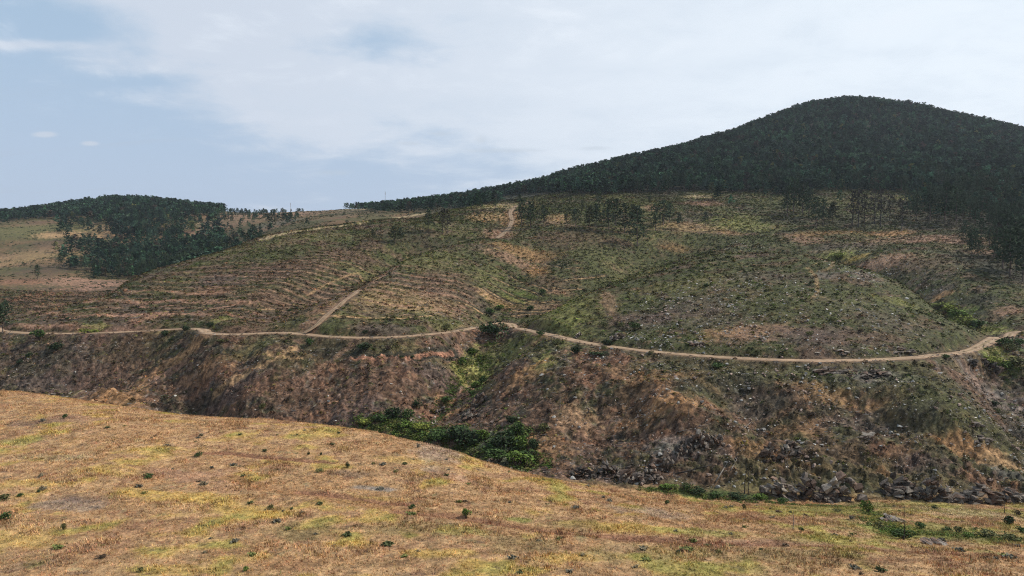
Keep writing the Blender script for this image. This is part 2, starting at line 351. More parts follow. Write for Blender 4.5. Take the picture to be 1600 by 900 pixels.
def patch(px, py, wx_, wy_, c, s=.8, y0=50.0, soft=.5):
    """a ragged patch of another ground cover around a surveyed point"""
    P = hit(px, py, y0); Y = P[1]; rx = wx_*Y/F
    ya, yb = hit(px, py+wy_, y0)[1], hit(px, py-wy_, y0)[1]
    ry = min(max((yb-ya)/2, rx*.25, 1.0), .18*Y)
    j0, j1 = np.searchsorted(VL, [math.log(max(Y-2*ry, 12)), math.log(Y+2*ry)]); u0, u1 = (P[0]-2*rx)/Y-.03, (P[0]+2*rx)/Y+.03
    i0, i1 = np.searchsorted(US, [u0, u1]); sl = (slice(j0, j1), slice(i0, i1))
    d = np.hypot((Xg[sl]-P[0])/rx, (Yg[sl]-Y)/ry) + 0.9*n5[sl] + .55*n2[sl]
    lay((1-sstep(d, 1-soft, 1+soft*.6))*s, c, sl)
for a in [
 (70,600,120,16,'mauve',.45),(430,600,70,20,'red',.35),(600,610,80,20,'red',.3),(1000,575,60,8,'green',.5),(1200,585,90,8,'green',.6),(1100,615,50,10,'green',.5),(1450,590,80,14,'green',.6),(1250,650,60,14,'green',.45),
 # spur on the left
 (120,470,110,22,'brown',.6),(260,455,80,18,'green',.6),(340,440,40,10,'mauve',.7),(430,400,60,14,'green',.8),(500,370,60,7,'olive',.6),
 (330,455,40,8,'red',.6),(450,420,60,14,'brown',.7),(540,395,40,10,'brown',.6),(640,370,70,12,'dark',.55),(560,425,60,8,'olive',.7),(660,400,60,8,'olive',.6),(720,345,60,8,'green',.7),(740,365,45,6,'olive',.6),
 (225,498,12,10,'pink',.7),(140,512,30,6,'ygreen',.7),(400,480,30,8,'olive',.6),(430,500,50,12,'brown',.6),(500,482,20,9,'red',.45),(482,505,16,6,'pink',.5),
 (430,470,60,18,'brown',.6),(620,470,80,25,'tan',.35),(700,440,50,20,'brown',.5),(650,480,60,10,'tan',.4),(690,470,40,20,'pink',.3),
 (520,505,22,8,'green',.8),(600,512,50,9,'mauve',.7),(690,505,40,9,'olive',.6),(670,492,30,5,'olive',.6),(380,512,36,6,'brown',.7),(345,500,16,5,'ygreen',.5),
 (820,395,60,10,'orange',.6),(800,405,50,8,'pink',.6),(840,425,18,8,'orange',.75),(780,365,26,8,'pink',.7),(800,340,18,14,'orange',.7),(760,340,30,8,'tan',.7),(790,322,50,5,'straw',.8),
 (770,440,30,22,'olive',.7),(790,475,30,10,'orange',.5),(760,460,16,8,'tan',.6),(810,462,26,12,'bright',.35),(870,455,24,6,'pink',.6),(845,480,28,7,'pink',.5),(860,440,40,8,'brown',.6),
 # plateau
 (900,325,70,12,'green',.85),(1000,325,60,8,'olive',.5),(870,342,20,8,'tan',.7),(900,375,70,16,'brown',.6),(930,400,50,9,'olive',.6),(1020,325,16,5,'pink',.6),(1100,318,30,4,'pink',.7),(1090,308,24,3,'straw',.8),
 (1080,355,60,8,'tan',.5),(1160,350,60,12,'ygreen',.4),(1140,365,20,5,'orange',.6),(1060,388,26,7,'orange',.5),(960,418,22,7,'pink',.65),(1120,375,60,10,'green',.8),(1000,410,70,10,'green',.8),(1200,375,50,8,'green',.8),
 (950,440,60,14,'green',.8),(1000,430,50,6,'olive',.7),(900,470,40,14,'olive',.6),(870,490,34,12,'ygreen',.4),(950,470,14,20,'pink',.5),(1040,450,50,10,'olive',.6),
 (1100,440,60,14,'olive',.6),(1080,480,60,18,'mauve',.5),(1000,500,60,15,'mauve',.6),(1010,480,50,10,'green',.5),(1120,500,60,16,'mauve',.4),(1180,520,60,14,'pink',.6),(1130,520,40,10,'orange',.4),(1230,480,60,18,'green',.55),(1260,525,50,14,'mauve',.6),(1380,500,60,18,'mauve',.35),(1330,460,60,16,'green',.6),(1440,480,40,14,'green',.6),(1190,430,60,8,'mauve',.4),(1290,430,20,6,'grey',.3),
 (1350,430,30,6,'grey',.2),(1310,395,30,9,'ygreen',.8),(1340,402,20,4,'yellow',.6),(1390,405,50,10,'pink',.7),(1450,410,60,10,'brown',.6),(1390,365,40,5,'orange',.8),(1420,375,80,7,'pink',.5),(1500,375,60,8,'pink',.5),(1260,375,30,6,'pink',.6),(1280,365,60,4,'orange',.5),(1320,385,50,8,'mauve',.6),(1540,395,30,8,'pink',.5),
 (1230,345,50,6,'dark',.6),(1350,345,70,10,'dark',.5),(1230,320,40,8,'green',.9),(1300,315,50,6,'olive',.7),(1420,320,40,10,'dark',.6),(1420,310,30,4,'ygreen',.5),(1500,345,80,20,'dark',.75),(1560,420,50,30,'dark',.8),(1470,455,30,8,'mauve',.6),(1470,463,16,6,'orange',.7),(1575,485,30,9,'pink',.6),(1500,490,26,9,'bright',.7),(1480,478,14,5,'ygreen',.7),(1545,515,16,5,'ygreen',.6),(1400,470,40,6,'ygreen',.3),(1530,470,24,12,'dark',.6),
 # below the road
 (60,560,100,20,'dark',.35),(200,550,60,20,'green',.35),(60,600,60,14,'mauve',.6),(180,590,60,20,'brown',.5),(285,560,40,9,'orange',.7),(235,590,45,8,'pink',.65),(200,620,40,8,'orange',.5),(300,545,30,7,'tan',.6),(330,570,50,14,'orange',.35),(400,545,40,12,'olive',.5),(360,610,50,20,'mauve',.6),(380,585,30,5,'tan',.6),(450,620,50,26,'brown',.6),(300,640,60,10,'dark',.5),
 (540,545,60,9,'dark',.7),(640,546,60,6,'olive',.5),(450,560,60,14,'green',.45),(600,600,70,20,'brown',.6),(690,590,40,20,'mauve',.6),(560,640,50,16,'mauve',.6),(715,545,10,8,'pink',.6),
 (745,575,22,30,'ygreen',.75),(790,545,40,18,'olive',.7),(770,560,34,14,'green',.6),(720,585,14,14,'ygreen',.8),(690,625,18,10,'orange',.6),(805,560,30,10,'ygreen',.5),(850,540,40,10,'green',.8),(760,605,16,14,'leaf',.5),(820,590,34,12,'orange',.55),(850,565,24,12,'ygreen',.45),
 (740,640,30,20,'mauve',.5),(640,660,40,10,'leaf',.7),(600,665,40,8,'ygreen',.6),(690,680,50,10,'leaf',.8),(760,695,60,14,'leaf',.85),(810,715,36,12,'leaf',.9),(660,680,30,7,'bright',.7),(850,650,40,30,'brown',.5),(860,700,40,30,'orange',.4),(900,660,40,20,'pink',.35),
 (1020,590,60,14,'orange',.5),(940,580,60,16,'red',.5),(1050,625,45,20,'orange',.8),(1000,650,50,16,'orange',.4),(900,650,40,20,'tan',.4),(970,620,40,14,'dark',.6),(1080,600,30,8,'dark',.6),(990,640,30,10,'dark',.5),(1150,600,60,20,'dark',.6),(1180,640,60,20,'mauve',.6),(1240,620,60,24,'dark',.55),
 (1300,600,60,16,'green',.6),(1300,625,50,10,'orange',.5),(1370,635,30,7,'orange',.8),(1370,590,60,12,'grey',.35),(1260,600,30,10,'orange',.4),(1430,600,70,22,'green',.6),(1500,640,70,24,'green',.6),(1430,650,60,16,'dark',.5),(1250,670,50,14,'orange',.4),(1340,670,60,12,'mauve',.6),(1400,700,40,14,'red',.5),(1300,700,60,20,'brown',.6),(1510,700,50,16,'orange',.85),(1570,725,40,10,'tan',.7),(1380,740,20,10,'orange',.6),(1590,680,20,20,'dark',.7),(1590,740,40,8,'grey',.4),(1540,750,50,10,'red',.6),(1450,720,60,12,'mauve',.6),(1180,700,40,12,'orange',.5),(1050,700,40,20,'grey',.4),(1100,700,50,24,'mauve',.5),
 (1560,560,34,16,'ygreen',.8),(1580,540,20,10,'leaf',.7),(1540,565,14,8,'bright',.7),(1590,575,20,12,'olive',.7),(1550,620,50,20,'grey',.3),(960,740,40,12,'mauve',.6),(1160,690,30,6,'orange',.5),(1170,755,30,14,'olive',.5),(1110,745,40,12,'brown',.6),
 # valley floor and field
 (1100,773,60,6,'leaf',.8),(1040,765,30,4,'bright',.6),(1180,776,36,5,'leaf',.8),(1300,797,90,6,'ygreen',.7),(1350,790,40,5,'leaf',.5),(1440,790,60,5,'ygreen',.6),(1440,830,120,14,'ygreen',.65),(1390,830,34,10,'bright',.5),(1500,840,60,12,'leaf',.35),(1260,845,40,10,'bright',.3),(1500,800,80,8,'straw',.6),(1250,830,30,6,'orange',.6),(1180,808,60,9,'red',.55),(1150,808,90,12,'orange',.4),
 (990,825,110,8,'yellow',.8),(1100,832,80,6,'ygreen',.6),(810,812,20,4,'bright',.6),(1000,840,60,3,'red',.6),(1000,865,90,14,'ygreen',.4),(1250,870,140,14,'olive',.4),(1100,885,100,12,'ygreen',.35),(1200,850,120,4,'pink',.6),(1350,875,100,4,'red',.5),
 (180,735,50,9,'yellow',.85),(210,770,40,8,'yellow',.7),(300,778,80,9,'yellow',.8),(380,795,60,8,'yellow',.6),(90,715,60,6,'straw',.6),(60,755,60,5,'yellow',.6),(100,790,60,14,'grey',.4),(130,780,60,10,'mauve',.4),(40,845,60,12,'yellow',.6),(230,825,80,16,'red',.45),(300,745,110,12,'pink',.6),(400,725,60,5,'red',.5),(420,805,40,7,'yellow',.8),(480,830,60,14,'olive',.5),(550,850,40,7,'yellow',.7),(280,890,70,8,'yellow',.6),(390,870,40,8,'yellow',.5),(680,865,60,7,'yellow',.7),(570,780,50,7,'yellow',.7),(650,720,60,6,'yellow',.5),(640,825,60,12,'olive',.45),(720,830,50,8,'ygreen',.5),(740,880,30,8,'yellow',.7),(600,855,50,4,'red',.5),(890,820,50,8,'olive',.4),(880,872,50,8,'yellow',.7),(980,860,40,8,'pink',.5),(540,740,40,5,'mauve',.5),(600,765,20,4,'grey',.7),(570,762,16,3,'grey',.6),(100,655,60,6,'pink',.5),(60,660,50,5,'mauve',.5),(30,690,30,6,'ygreen',.6),(700,745,40,5,'pink',.4),(760,720,60,8,'grey',.3),(690,700,40,5,'grey',.35),(1020,800,60,7,'grey',.3),(160,860,60,14,'red',.4),(60,880,60,12,'mauve',.45),(820,850,60,14,'olive',.35),(450,880,70,10,'orange',.5),
 # far left
 (60,360,80,12,'olive',.8),(90,366,30,6,'tan',.8),(40,400,60,16,'tan',.45),(90,385,60,8,'brown',.4),(160,368,50,6,'tan',.6),(330,360,70,8,'pink',.5),(230,375,60,10,'tan',.35),(180,355,50,5,'tan',.4),(300,352,30,3,'straw',.8),(120,440,60,8,'pink',.8),(30,440,40,6,'red',.7),(160,446,30,7,'pink',.9),(55,462,20,12,'red',.6),(90,418,50,9,'dark',.6),(60,425,40,6,'brown',.6),(440,335,60,6,'pink',.6),(480,330,60,4,'tan',.7),(560,327,40,3,'straw',.6),(430,350,40,4,'grey',.2),
]: patch(a[0], a[1], a[2], a[3], a[4], a[5])
def stripe(pts, w, c, s=.7, dz_=0.0, y0=50.0, rag=.8):
    R = line(pts, y0, 1.5, 3); sl, D, SD, H = dist_line(R, w*3+2)
    m = 1-sstep(D+rag*w*n5[sl], w*.5, w*1.15); lay(m*s, c, sl)
    if dz_: Z[sl] += dz_*(1-sstep(D, 0, w*1.3))
def bench(pts, w, c='pink', s=.75, cut=.6, y0=150.0, darkcut=None):
    """a narrow bench or trench dug along the slope: soil thrown on the valley side"""
    R = line(pts, y0, 1.0, 2); sl, D, SD, H = dist_line(R, w*4+2)
    w = w*1.35; m = (1-sstep(D+.25*w*n5[sl], w*.45, w*1.0))*(.55+.45*sstep(n2[sl]+.3, 0, .35)); lay(m*min(1, s*1.1), c, sl)
    down = np.where(Z0[sl] < H, 1.0, -1.0)
    Z[sl] += (1-sstep(D, w*.3, w*1.5))*(down*cut*np.clip(D/w, 0, 1)*.8-.15*cut)
    if darkcut: lay((1-sstep(np.abs(D-w*1.0), w*.2, w*.7))*(down < 0)*darkcut, 'dark', sl)  # shaded upper wall of the cut, put in as dark colour
stripe([(415,373),(450,364),(500,356.5),(560,350),(620,340),(665,333)], 5.0, 'straw', .75, 0, 300)
stripe([(310,707),(360,707),(430,716),(520,722)], 1.0, 'red', .9, -.2)
stripe([(360,745),(440,768),(520,778),(600,792),(700,806),(800,820),(900,830)], 1.5, 'orange', .75, -.15)
stripe([(470,768),(560,778),(640,788)], 1.0, 'red', .9, -.3)
stripe([(620,800),(720,808),(800,822),(900,834),(1000,842),(1120,852)], 1.2, 'red', .75, -.2)
stripe([(1000,842),(1150,850),(1300,852),(1500,866),(1640,872)], 1.2, 'red', .6, -.15)
# plough ridges that follow the contour on the left spurs
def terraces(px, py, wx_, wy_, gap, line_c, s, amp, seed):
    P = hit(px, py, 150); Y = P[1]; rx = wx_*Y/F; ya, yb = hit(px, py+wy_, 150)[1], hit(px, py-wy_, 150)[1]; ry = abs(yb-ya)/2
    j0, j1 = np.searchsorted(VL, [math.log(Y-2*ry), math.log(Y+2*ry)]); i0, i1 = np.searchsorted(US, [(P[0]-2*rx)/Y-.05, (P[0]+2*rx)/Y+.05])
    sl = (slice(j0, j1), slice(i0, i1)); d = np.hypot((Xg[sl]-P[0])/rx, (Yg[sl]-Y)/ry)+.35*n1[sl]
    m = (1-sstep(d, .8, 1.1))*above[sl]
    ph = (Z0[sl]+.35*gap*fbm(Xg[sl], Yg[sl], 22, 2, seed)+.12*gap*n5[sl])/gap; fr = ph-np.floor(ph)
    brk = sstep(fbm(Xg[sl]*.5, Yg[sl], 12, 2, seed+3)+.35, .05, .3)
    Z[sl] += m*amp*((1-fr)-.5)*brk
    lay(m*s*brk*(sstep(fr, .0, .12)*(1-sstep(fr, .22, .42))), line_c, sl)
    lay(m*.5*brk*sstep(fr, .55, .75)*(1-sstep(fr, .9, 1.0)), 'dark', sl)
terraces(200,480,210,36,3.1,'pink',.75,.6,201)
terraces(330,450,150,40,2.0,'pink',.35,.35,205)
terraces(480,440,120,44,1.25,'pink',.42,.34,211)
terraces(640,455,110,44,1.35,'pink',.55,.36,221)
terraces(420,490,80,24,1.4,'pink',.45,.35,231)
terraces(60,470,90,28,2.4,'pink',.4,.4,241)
for k, (pts, w, c, s) in enumerate([
 ([(60,500),(120,497),(200,494),(280,487),(330,484)], .75, 'pink', .8), ([(170,494),(230,493),(290,491),(340,482),(400,470)], .8, 'pink', .85),
 ([(100,488),(180,481),(260,478),(340,468),(400,458)], .7, 'pink', .75), ([(110,475),(200,468),(300,460),(360,455)], .6, 'pink', .6),
 ([(350,487),(365,495),(395,498),(430,497),(460,488)], .7, 'red', .8), ([(400,482),(440,484),(480,480)], .6, 'tan', .7),
 ([(505,490),(525,495),(580,497),(630,498),(680,494)], .8, 'tan', .8), ([(716,472),(735,477),(752,488)], .9, 'tan', .8), ([(758,452),(780,465),(800,474)], .8, 'mauve', .7),
 ([(400,558),(440,559),(470,560)], .6, 'tan', .7), ([(380,520),(360,523)], .5, 'tan', .4)]):
    bench(pts, w, c, s, .45, 150, .6)
bench([(553,561),(590,561),(640,560),(690,553),(706,550)], 1.05, C(.27,.13,.08), .85, .8, 150, .95)
for pts in ([(768,432),(790,442),(820,452),(845,462)], [(762,440),(785,452),(812,466),(836,472)], [(757,449),(778,463),(802,476),(826,478)], [(798,431),(826,444),(858,454)], [(862,448),(885,453),(910,451)], [(826,470),(850,472),(880,470)], [(800,484),(830,486),(862,484)], [(790,494),(820,490),(850,490)], [(880,438),(920,434),(945,430)], [(852,412),(880,420),(910,418)]):
    bench(pts, .75, 'tan', .5, .5, 150, .95)
stripe([(1262,418),(1275,432),(1278,455),(1272,480),(1268,505)], .7, 'tan', .45, 0, 200)
stripe([(1278,425),(1300,418),(1320,410)], .7, 'tan', .35, 0, 200)
stripe([(475,522),(505,497),(535,470),(560,452),(590,436),(620,418)], 1.3, 'pink', .55, -.1, 150)
stripe([(590,436),(560,425),(520,440),(480,462)], .8, 'tan', .45, 0, 150)
stripe([(322,530),(270,566),(215,602),(180,628)], 3.2, 'orange', .6, 0, 150)  # sunlit flank of the left spur, its light put into the orange
stripe([(462,545),(420,570),(380,590),(335,618)], 1.0, 'tan', .6, 0, 150)
stripe([(856,562),(800,592),(745,628),(700,648)], 1.5, 'orange', .6, 0, 140)  # lit right bank of the gully, put in as orange colour
stripe([(560,535),(500,575),(450,615)], 1.2, 'pink', .35, 0, 150)
# roads: the main dirt road and three side tracks, each a sheet on a levelled bench
def flatten(R, hw, bank):
    sl, D, SD, H = dist_line(R, hw+bank+2)
    w = 1-sstep(D, hw, hw+bank); Z[sl] += (H-.10-Z[sl])*w
    lay((1-sstep(D+1.2*n5[sl], hw+.1, hw+bank*.55))*.6, 'brown', sl)
TRACKS = []
for pts, hw, y0 in (([(474,520),(488,514),(500,502),(512,490),(527,480),(538,470),(552,460),(562,453)], .9, 150), ([(775,372),(795,357),(800,345),(797,332),(806,322),(830,314)], 1.6, 300), ([(850,347),(900,354),(960,357),(1000,358),(1060,360),(1110,364),(1170,367)], 1.3, 300)):
    R = line(pts, y0, 2.0, 3); R[:, 2] = smooth1(R[:, 2], 15); TRACKS.append((R, hw)); flatten(R, hw, 2.5)
flatten(ROAD, 2.0, 3.2)
hf = fbm(Xg, Ys, 1.5, 3, 131, .8); hf2 = fbm(Xg, Ys, 3.2, 3, 135, .7)
amp = (1.8*below+1.4*above*(1-.6*far)+.7*field); Cg *= (np.clip(1+amp*(hf+.5*hf2), .30, 2.4)*(1+.12*field))[..., None].astype(np.float32)
lay(sstep(hf-.3*hf2, .30, .48)*below*.30*sstep(n2+.4, 0, .5), 'grey')

def grid_mesh(name, X, Y, Zv, Cv):
    nv, nu = X.shape
    me = bpy.data.meshes.new(name); v = np.stack([X, Y, Zv], -1).reshape(-1, 3).astype(np.float32)
    idx = np.arange(nu*nv).reshape(nv, nu); q = np.stack([idx[:-1, :-1], idx[:-1, 1:], idx[1:, 1:], idx[1:, :-1]], -1).reshape(-1, 4)
    return raw_mesh(me, v, q, 4, Cv.reshape(-1, 3))
def raw_mesh(me, v, faces, k, colr=None, flat=False):
    me.vertices.add(len(v)); me.vertices.foreach_set('co', np.ascontiguousarray(v, np.float32).ravel())
    me.loops.add(faces.size); me.loops.foreach_set('vertex_index', np.ascontiguousarray(faces, np.int32).ravel())
    me.polygons.add(len(faces)); me.polygons.foreach_set('loop_start', np.arange(0, faces.size, k, dtype=np.int32))
    if colr is not None:
        a = me.color_attributes.new('Col', 'FLOAT_COLOR', 'POINT'); c = np.ones((len(v), 4), np.float32); c[:, :3] = np.clip(colr, 0, 1)
        a.data.foreach_set('color', c.ravel())
    me.update(calc_edges=True)
    if flat: me.shade_flat()
    else: me.shade_smooth()
    return me
# ------------------------------------------------------------------ materials
def material(name, attr=True, base=(.5, .5, .5), rough=.9, spec=.15, noise=(), bump=None, transl=0.0, rnd=0.0):
    m = bpy.data.materials.new(name); m.use_nodes = True; T = m.node_tree; b = T.nodes['Principled BSDF']
    b.inputs['Roughness'].default_value = rough; b.inputs['Specular IOR Level'].default_value = spec
    if attr:
        a = T.nodes.new('ShaderNodeAttribute'); a.attribute_name = 'Col'; out = a.outputs[0]
    else:
        a = T.nodes.new('ShaderNodeRGB'); a.outputs[0].default_value = base+(1,); out = a.outputs[0]
    g = T.nodes.new('ShaderNodeNewGeometry')
    for sc_, lo, hi in noise:
        nz = T.nodes.new('ShaderNodeTexNoise'); nz.inputs['Scale'].default_value = sc_; nz.inputs['Detail'].default_value = 5; nz.inputs['Roughness'].default_value = .65
        T.links.new(g.outputs['Position'], nz.inputs['Vector'])
        r = T.nodes.new('ShaderNodeMapRange'); r.inputs[1].default_value = .3; r.inputs[2].default_value = .7; r.inputs[3].default_value = lo; r.inputs[4].default_value = hi
        T.links.new(nz.outputs[0], r.inputs[0])
        mx = T.nodes.new('ShaderNodeVectorMath'); mx.operation = 'SCALE'; T.links.new(out, mx.inputs[0]); T.links.new(r.outputs[0], mx.inputs['Scale']); out = mx.outputs[0]
    if rnd:
        oi = T.nodes.new('ShaderNodeObjectInfo'); r = T.nodes.new('ShaderNodeMapRange'); r.inputs[3].default_value = 1-rnd; r.inputs[4].default_value = 1+rnd
        T.links.new(oi.outputs['Random'], r.inputs[0])
        mx = T.nodes.new('ShaderNodeVectorMath'); mx.operation = 'SCALE'; T.links.new(out, mx.inputs[0]); T.links.new(r.outputs[0], mx.inputs['Scale']); out = mx.outputs[0]
    T.links.new(out, b.inputs['Base Color'])
    if bump:
        nz = T.nodes.new('ShaderNodeTexNoise'); nz.inputs['Scale'].default_value = bump[0]; nz.inputs['Detail'].default_value = 6; nz.inputs['Roughness'].default_value = .7
        T.links.new(g.outputs['Position'], nz.inputs['Vector'])
        bp = T.nodes.new('ShaderNodeBump'); bp.inputs['Distance'].default_value = bump[1]; bp.inputs['Strength'].default_value = .9
        T.links.new(nz.outputs[0], bp.inputs['Height']); T.links.new(bp.outputs[0], b.inputs['Normal'])
    return m
M_ground = material('soil_and_turf', noise=((2.2, .55, 1.4), (.35, .8, 1.18)), bump=(1.6, .55))
M_road = material('packed_dirt', attr=True, noise=((1.2, .75, 1.2), (.15, .85, 1.12)), bump=(3.0, .06))
M_plant = material('heath_leaves', rough=.95, spec=.03)
M_needle = material('pine_needles', rough=.95, spec=.02, rnd=.22)
M_leaf = material('bush_leaves', rough=.75, spec=.15, rnd=.12)
M_bark = material('bark', attr=False, base=(.085, .062, .048), noise=((3, .6, 1.3),), bump=(6, .03))
M_dead = material('dead_wood', attr=False, base=(.20, .175, .15), noise=((3, .5, 1.3),))
M_char = material('burnt_wood', attr=False, base=(.035, .03, .027), noise=((3, .6, 1.4),))
M_forest = material('far_pine_needles', rough=1.0, spec=.0)
M_stone = material('schist', noise=((3.5, .6, 1.35),), bump=(4, .12), rough=.85)
M_rock = material('ledge_rock', noise=((1.4, .5, 1.4), (6, .7, 1.25)), bump=(3.0, .3), rough=.85)
M_metal = material('galvanised_steel', attr=False, base=(.35, .35, .36), rough=.5, spec=.5)
def put(name, me, mat, parent=None, loc=None, **props):
    o = bpy.data.objects.new(name, me); COL.objects.link(o)
    if me is not None and mat is not None and not me.materials: me.materials.append(mat)
    if parent is not None: o.parent = parent
    if loc is not None: o.location = loc
    for k, v in props.items():
        if v: o[k] = v
    return o
put('ground', grid_mesh('ground', Xg, Yg, Z, Cg), M_ground, label='dry grassy hills with heath and bare reddish soil round a narrow valley', category='ground', kind='structure')
def strip(name, R, hw, label, seed, tone=1.0):
    """road sheet: gently crowned, two paler wheel tracks, ragged edges"""
    t = np.gradient(R[:, :2], axis=0); t /= np.linalg.norm(t, axis=1)[:, None]+1e-9; nrm = np.stack([-t[:, 1], t[:, 0]], 1); nrm = smooth1(nrm, 4)
    K = np.array([-1, -.85, -.6, -.42, -.2, 0, .2, .42, .6, .85, 1]); nn = len(R)
    edge = hw*(1+.30*fbm(np.arange(nn)*1.0, np.zeros(nn)+seed, 5, 3, seed))
    X = R[:, 0:1]+nrm[:, 0:1]*K*edge[:, None]; Y = R[:, 1:2]+nrm[:, 1:2]*K*edge[:, None]
    Zr = R[:, 2:3]+.05*(1-K**2)-.05*np.exp(-((np.abs(K)-.42)/.12)**2)-.12*(np.abs(K) > .95)
    c = np.zeros((nn, 11, 3), np.float32)+C(.26, .165, .10); tr = np.exp(-((np.abs(K)-.42)/.2)**2)[None, :, None]
    c = c*(1-.75*tr)+C(.35, .255, .17)*.75*tr
    md = (np.exp(-(K/.18)**2)[None, :]*sstep(fbm(X, Y, 9, 3, seed+4), -.1, .3))[..., None]*.6; c = c*(1-md)+PAL['olive']*md
    c = c*tone*(1+.4*fbm(X, Y, 4, 3, seed+9))[..., None]
    put(name, grid_mesh(name, X, Y, Zr, c), M_road, label=label, category='road', kind='structure')
strip('dirt_road', ROAD, 1.8, 'pale dirt road winding level across the valley side', 3)
for (R, hw), lb in zip(TRACKS, ('short steep earth track climbing off the road bend', 'reddish earth track climbing to the tree line', 'thin pale track crossing the plateau under the scattered pines')):
    strip('dirt_track', R, hw, lb, int(hw*10), .78)
print('ground done', NU, NV)

# ------------------------------------------------------------------ scatter tools
def gz(x, y): return bil(Z, x, y)
def proj(x, y, z):
    cp, sp = math.cos(PITCH), math.sin(PITCH); d = y*cp-z*sp; up = y*sp+z*cp
    return 800+F*x/d, 450-F*up/d
HOR = np.maximum.accumulate(Z/Yg, axis=0)      # skyline of the ground in front, per direction
def seen(x, y, top):
    return (top/y) > bil(HOR, x, np.maximum(y*0.985, 11))
def fan(nn, ya, yb, ua=-.80, ub=.80):
    y = np.sqrt(rng.uniform(ya*ya, yb*yb, nn)); return rng.uniform(ua, ub, nn)*y, y
def mask_at(G, x, y): return bil(G, x, y)
def col_at(x, y): return np.stack([bil(Cg[..., k], x, y) for k in range(3)], -1)
def merge(name, protos, x, y, z, s, rot, colr, mat, flat=True, **props):
    """many small copies as one ground-cover mesh; s is (n,3) scale, colr (n,3)"""
    vs, fs, cs = [], [], []; off = 0
    pick = rng.integers(0, len(protos), len(x))
    for p, (pv, pf, pc) in enumerate(protos):
        k = np.where(pick == p)[0]
        if len(k) == 0: continue
        c, sn = np.cos(rot[k])[:, None], np.sin(rot[k])[:, None]; P = pv[None]*s[k][:, None, :]
        X = P[..., 0]*c-P[..., 1]*sn+x[k][:, None]; Y = P[..., 0]*sn+P[..., 1]*c+y[k][:, None]; Zz = P[..., 2]+z[k][:, None]
        vs.append(np.stack([X, Y, Zz], -1).reshape(-1, 3).astype(np.float32))
        cs.append((colr[k][:, None, :]*pc[None, :, None]).reshape(-1, 3).astype(np.float32))
        fs.append((pf[None]+(np.arange(len(k))*len(pv))[:, None, None]+off).reshape(-1, 3)); off += len(k)*len(pv)
    me = raw_mesh(bpy.data.meshes.new(name), np.concatenate(vs), np.concatenate(fs), 3, np.concatenate(cs), flat)
    return put(name, me, mat, kind='stuff', **props)
def leaf_cloud(pts, size, r, up=.3, shade=(.7, 1.35)):
    """a small leaf-clump triangle at each point, random facing"""
    n_ = len(pts); a = r.normal(size=(n_, 3)); a /= np.linalg.norm(a, axis=1)[:, None]; b = r.normal(size=(n_, 3)); b -= (a*b).sum(1)[:, None]*a; b /= np.linalg.norm(b, axis=1)[:, None]
    s = (size*r.uniform(.6, 1.3, n_))[:, None]
    v = np.stack([pts+a*s*.6, pts-a*s*.35+b*s*.45, pts-a*s*.35-b*s*.45], 1).reshape(-1, 3)
    c = np.repeat(r.uniform(shade[0], shade[1], n_), 3)
    return v, np.arange(3*n_).reshape(-1, 3), c
def pine_pts(r, nb, per, h0=.28, wide=.22, irregular=.35):
    """needle clump positions of a unit-height pine: branches in loose whorls, gaps between them"""
    out = []
    for k in range(nb):
        t = h0+(1-h0)*((k+r.uniform(0, .8))/nb); prof = wide*(1-((t-h0)/(1-h0))**1.6)**.75*(.55+.45*min(1, (t-h0)/.12+.3))
        L_ = prof*r.uniform(1-irregular, 1+irregular*.7)+.015; az = k*2.4+r.uniform(-.5, .5)
        for q in range(per):
            f = r.uniform(.25, 1.0)**.7; w = .03+.03*f
            out.append([math.cos(az)*L_*f+r.normal()*w, math.sin(az)*L_*f+r.normal()*w, t+.06*f*L_/wide*(1-t)+r.normal()*.018])
    out.append([0, 0, 1.0]); return np.array(out)
def tube_mesh(segs, sides=6):
    """tapered tubes (p0, p1, r0, r1) as one vertex/face set"""
    vs, fs = [], []
    for p0, p1, r0, r1 in segs:
        p0, p1 = Vector(p0), Vector(p1); d = (p1-p0).normalized(); a = d.orthogonal().normalized(); b = d.cross(a); o = len(vs)
        for p, r_ in ((p0, r0), (p1, r1)):
            for k in range(sides):
                t = 2*math.pi*k/sides; vs.append(tuple(p+a*(r_*math.cos(t))+b*(r_*math.sin(t))))
        for k in range(sides): 
            i, j = o+k, o+(k+1) % sides; fs += [(i, j, j+sides), (i, j+sides, i+sides)]
        for k in range(1, sides-1): fs += [(o, o+k+1, o+k), (o+sides, o+sides+k, o+sides+k+1)]
    return np.array(vs), np.array(fs)
def tri_mesh(name, v, f, c=None, colr=(1, 1, 1), flat=True):
    cc = None if c is None else np.asarray(c)[:, None]*np.array(colr)[None]
    return raw_mesh(bpy.data.meshes.new(name), v, f, 3, cc, flat)
def trunk_segs(r, h, rad, lean=.03, limbs=0, dead=False):
    segs = []; p = Vector((0, 0, -.25)); N_ = 6
    for k in range(N_):
        q = Vector((r.normal()*lean*h*.25+p.x, r.normal()*lean*h*.25+p.y, h*(k+1)/N_)); segs.append((p, q, rad*(1-.8*k/N_), rad*(1-.8*(k+1)/N_)))
        if limbs and k >= 1:
            for _ in range(limbs):
                az = r.uniform(0, 6.28); m = p.lerp(q, r.uniform(0, 1)); L_ = h*r.uniform(.07, .2)*(1.2-k/N_)
                segs.append((m, m+Vector((math.cos(az)*L_, math.sin(az)*L_, L_*r.uniform(-.1, .5))), rad*.28, rad*.06))
        p = q
    return segs
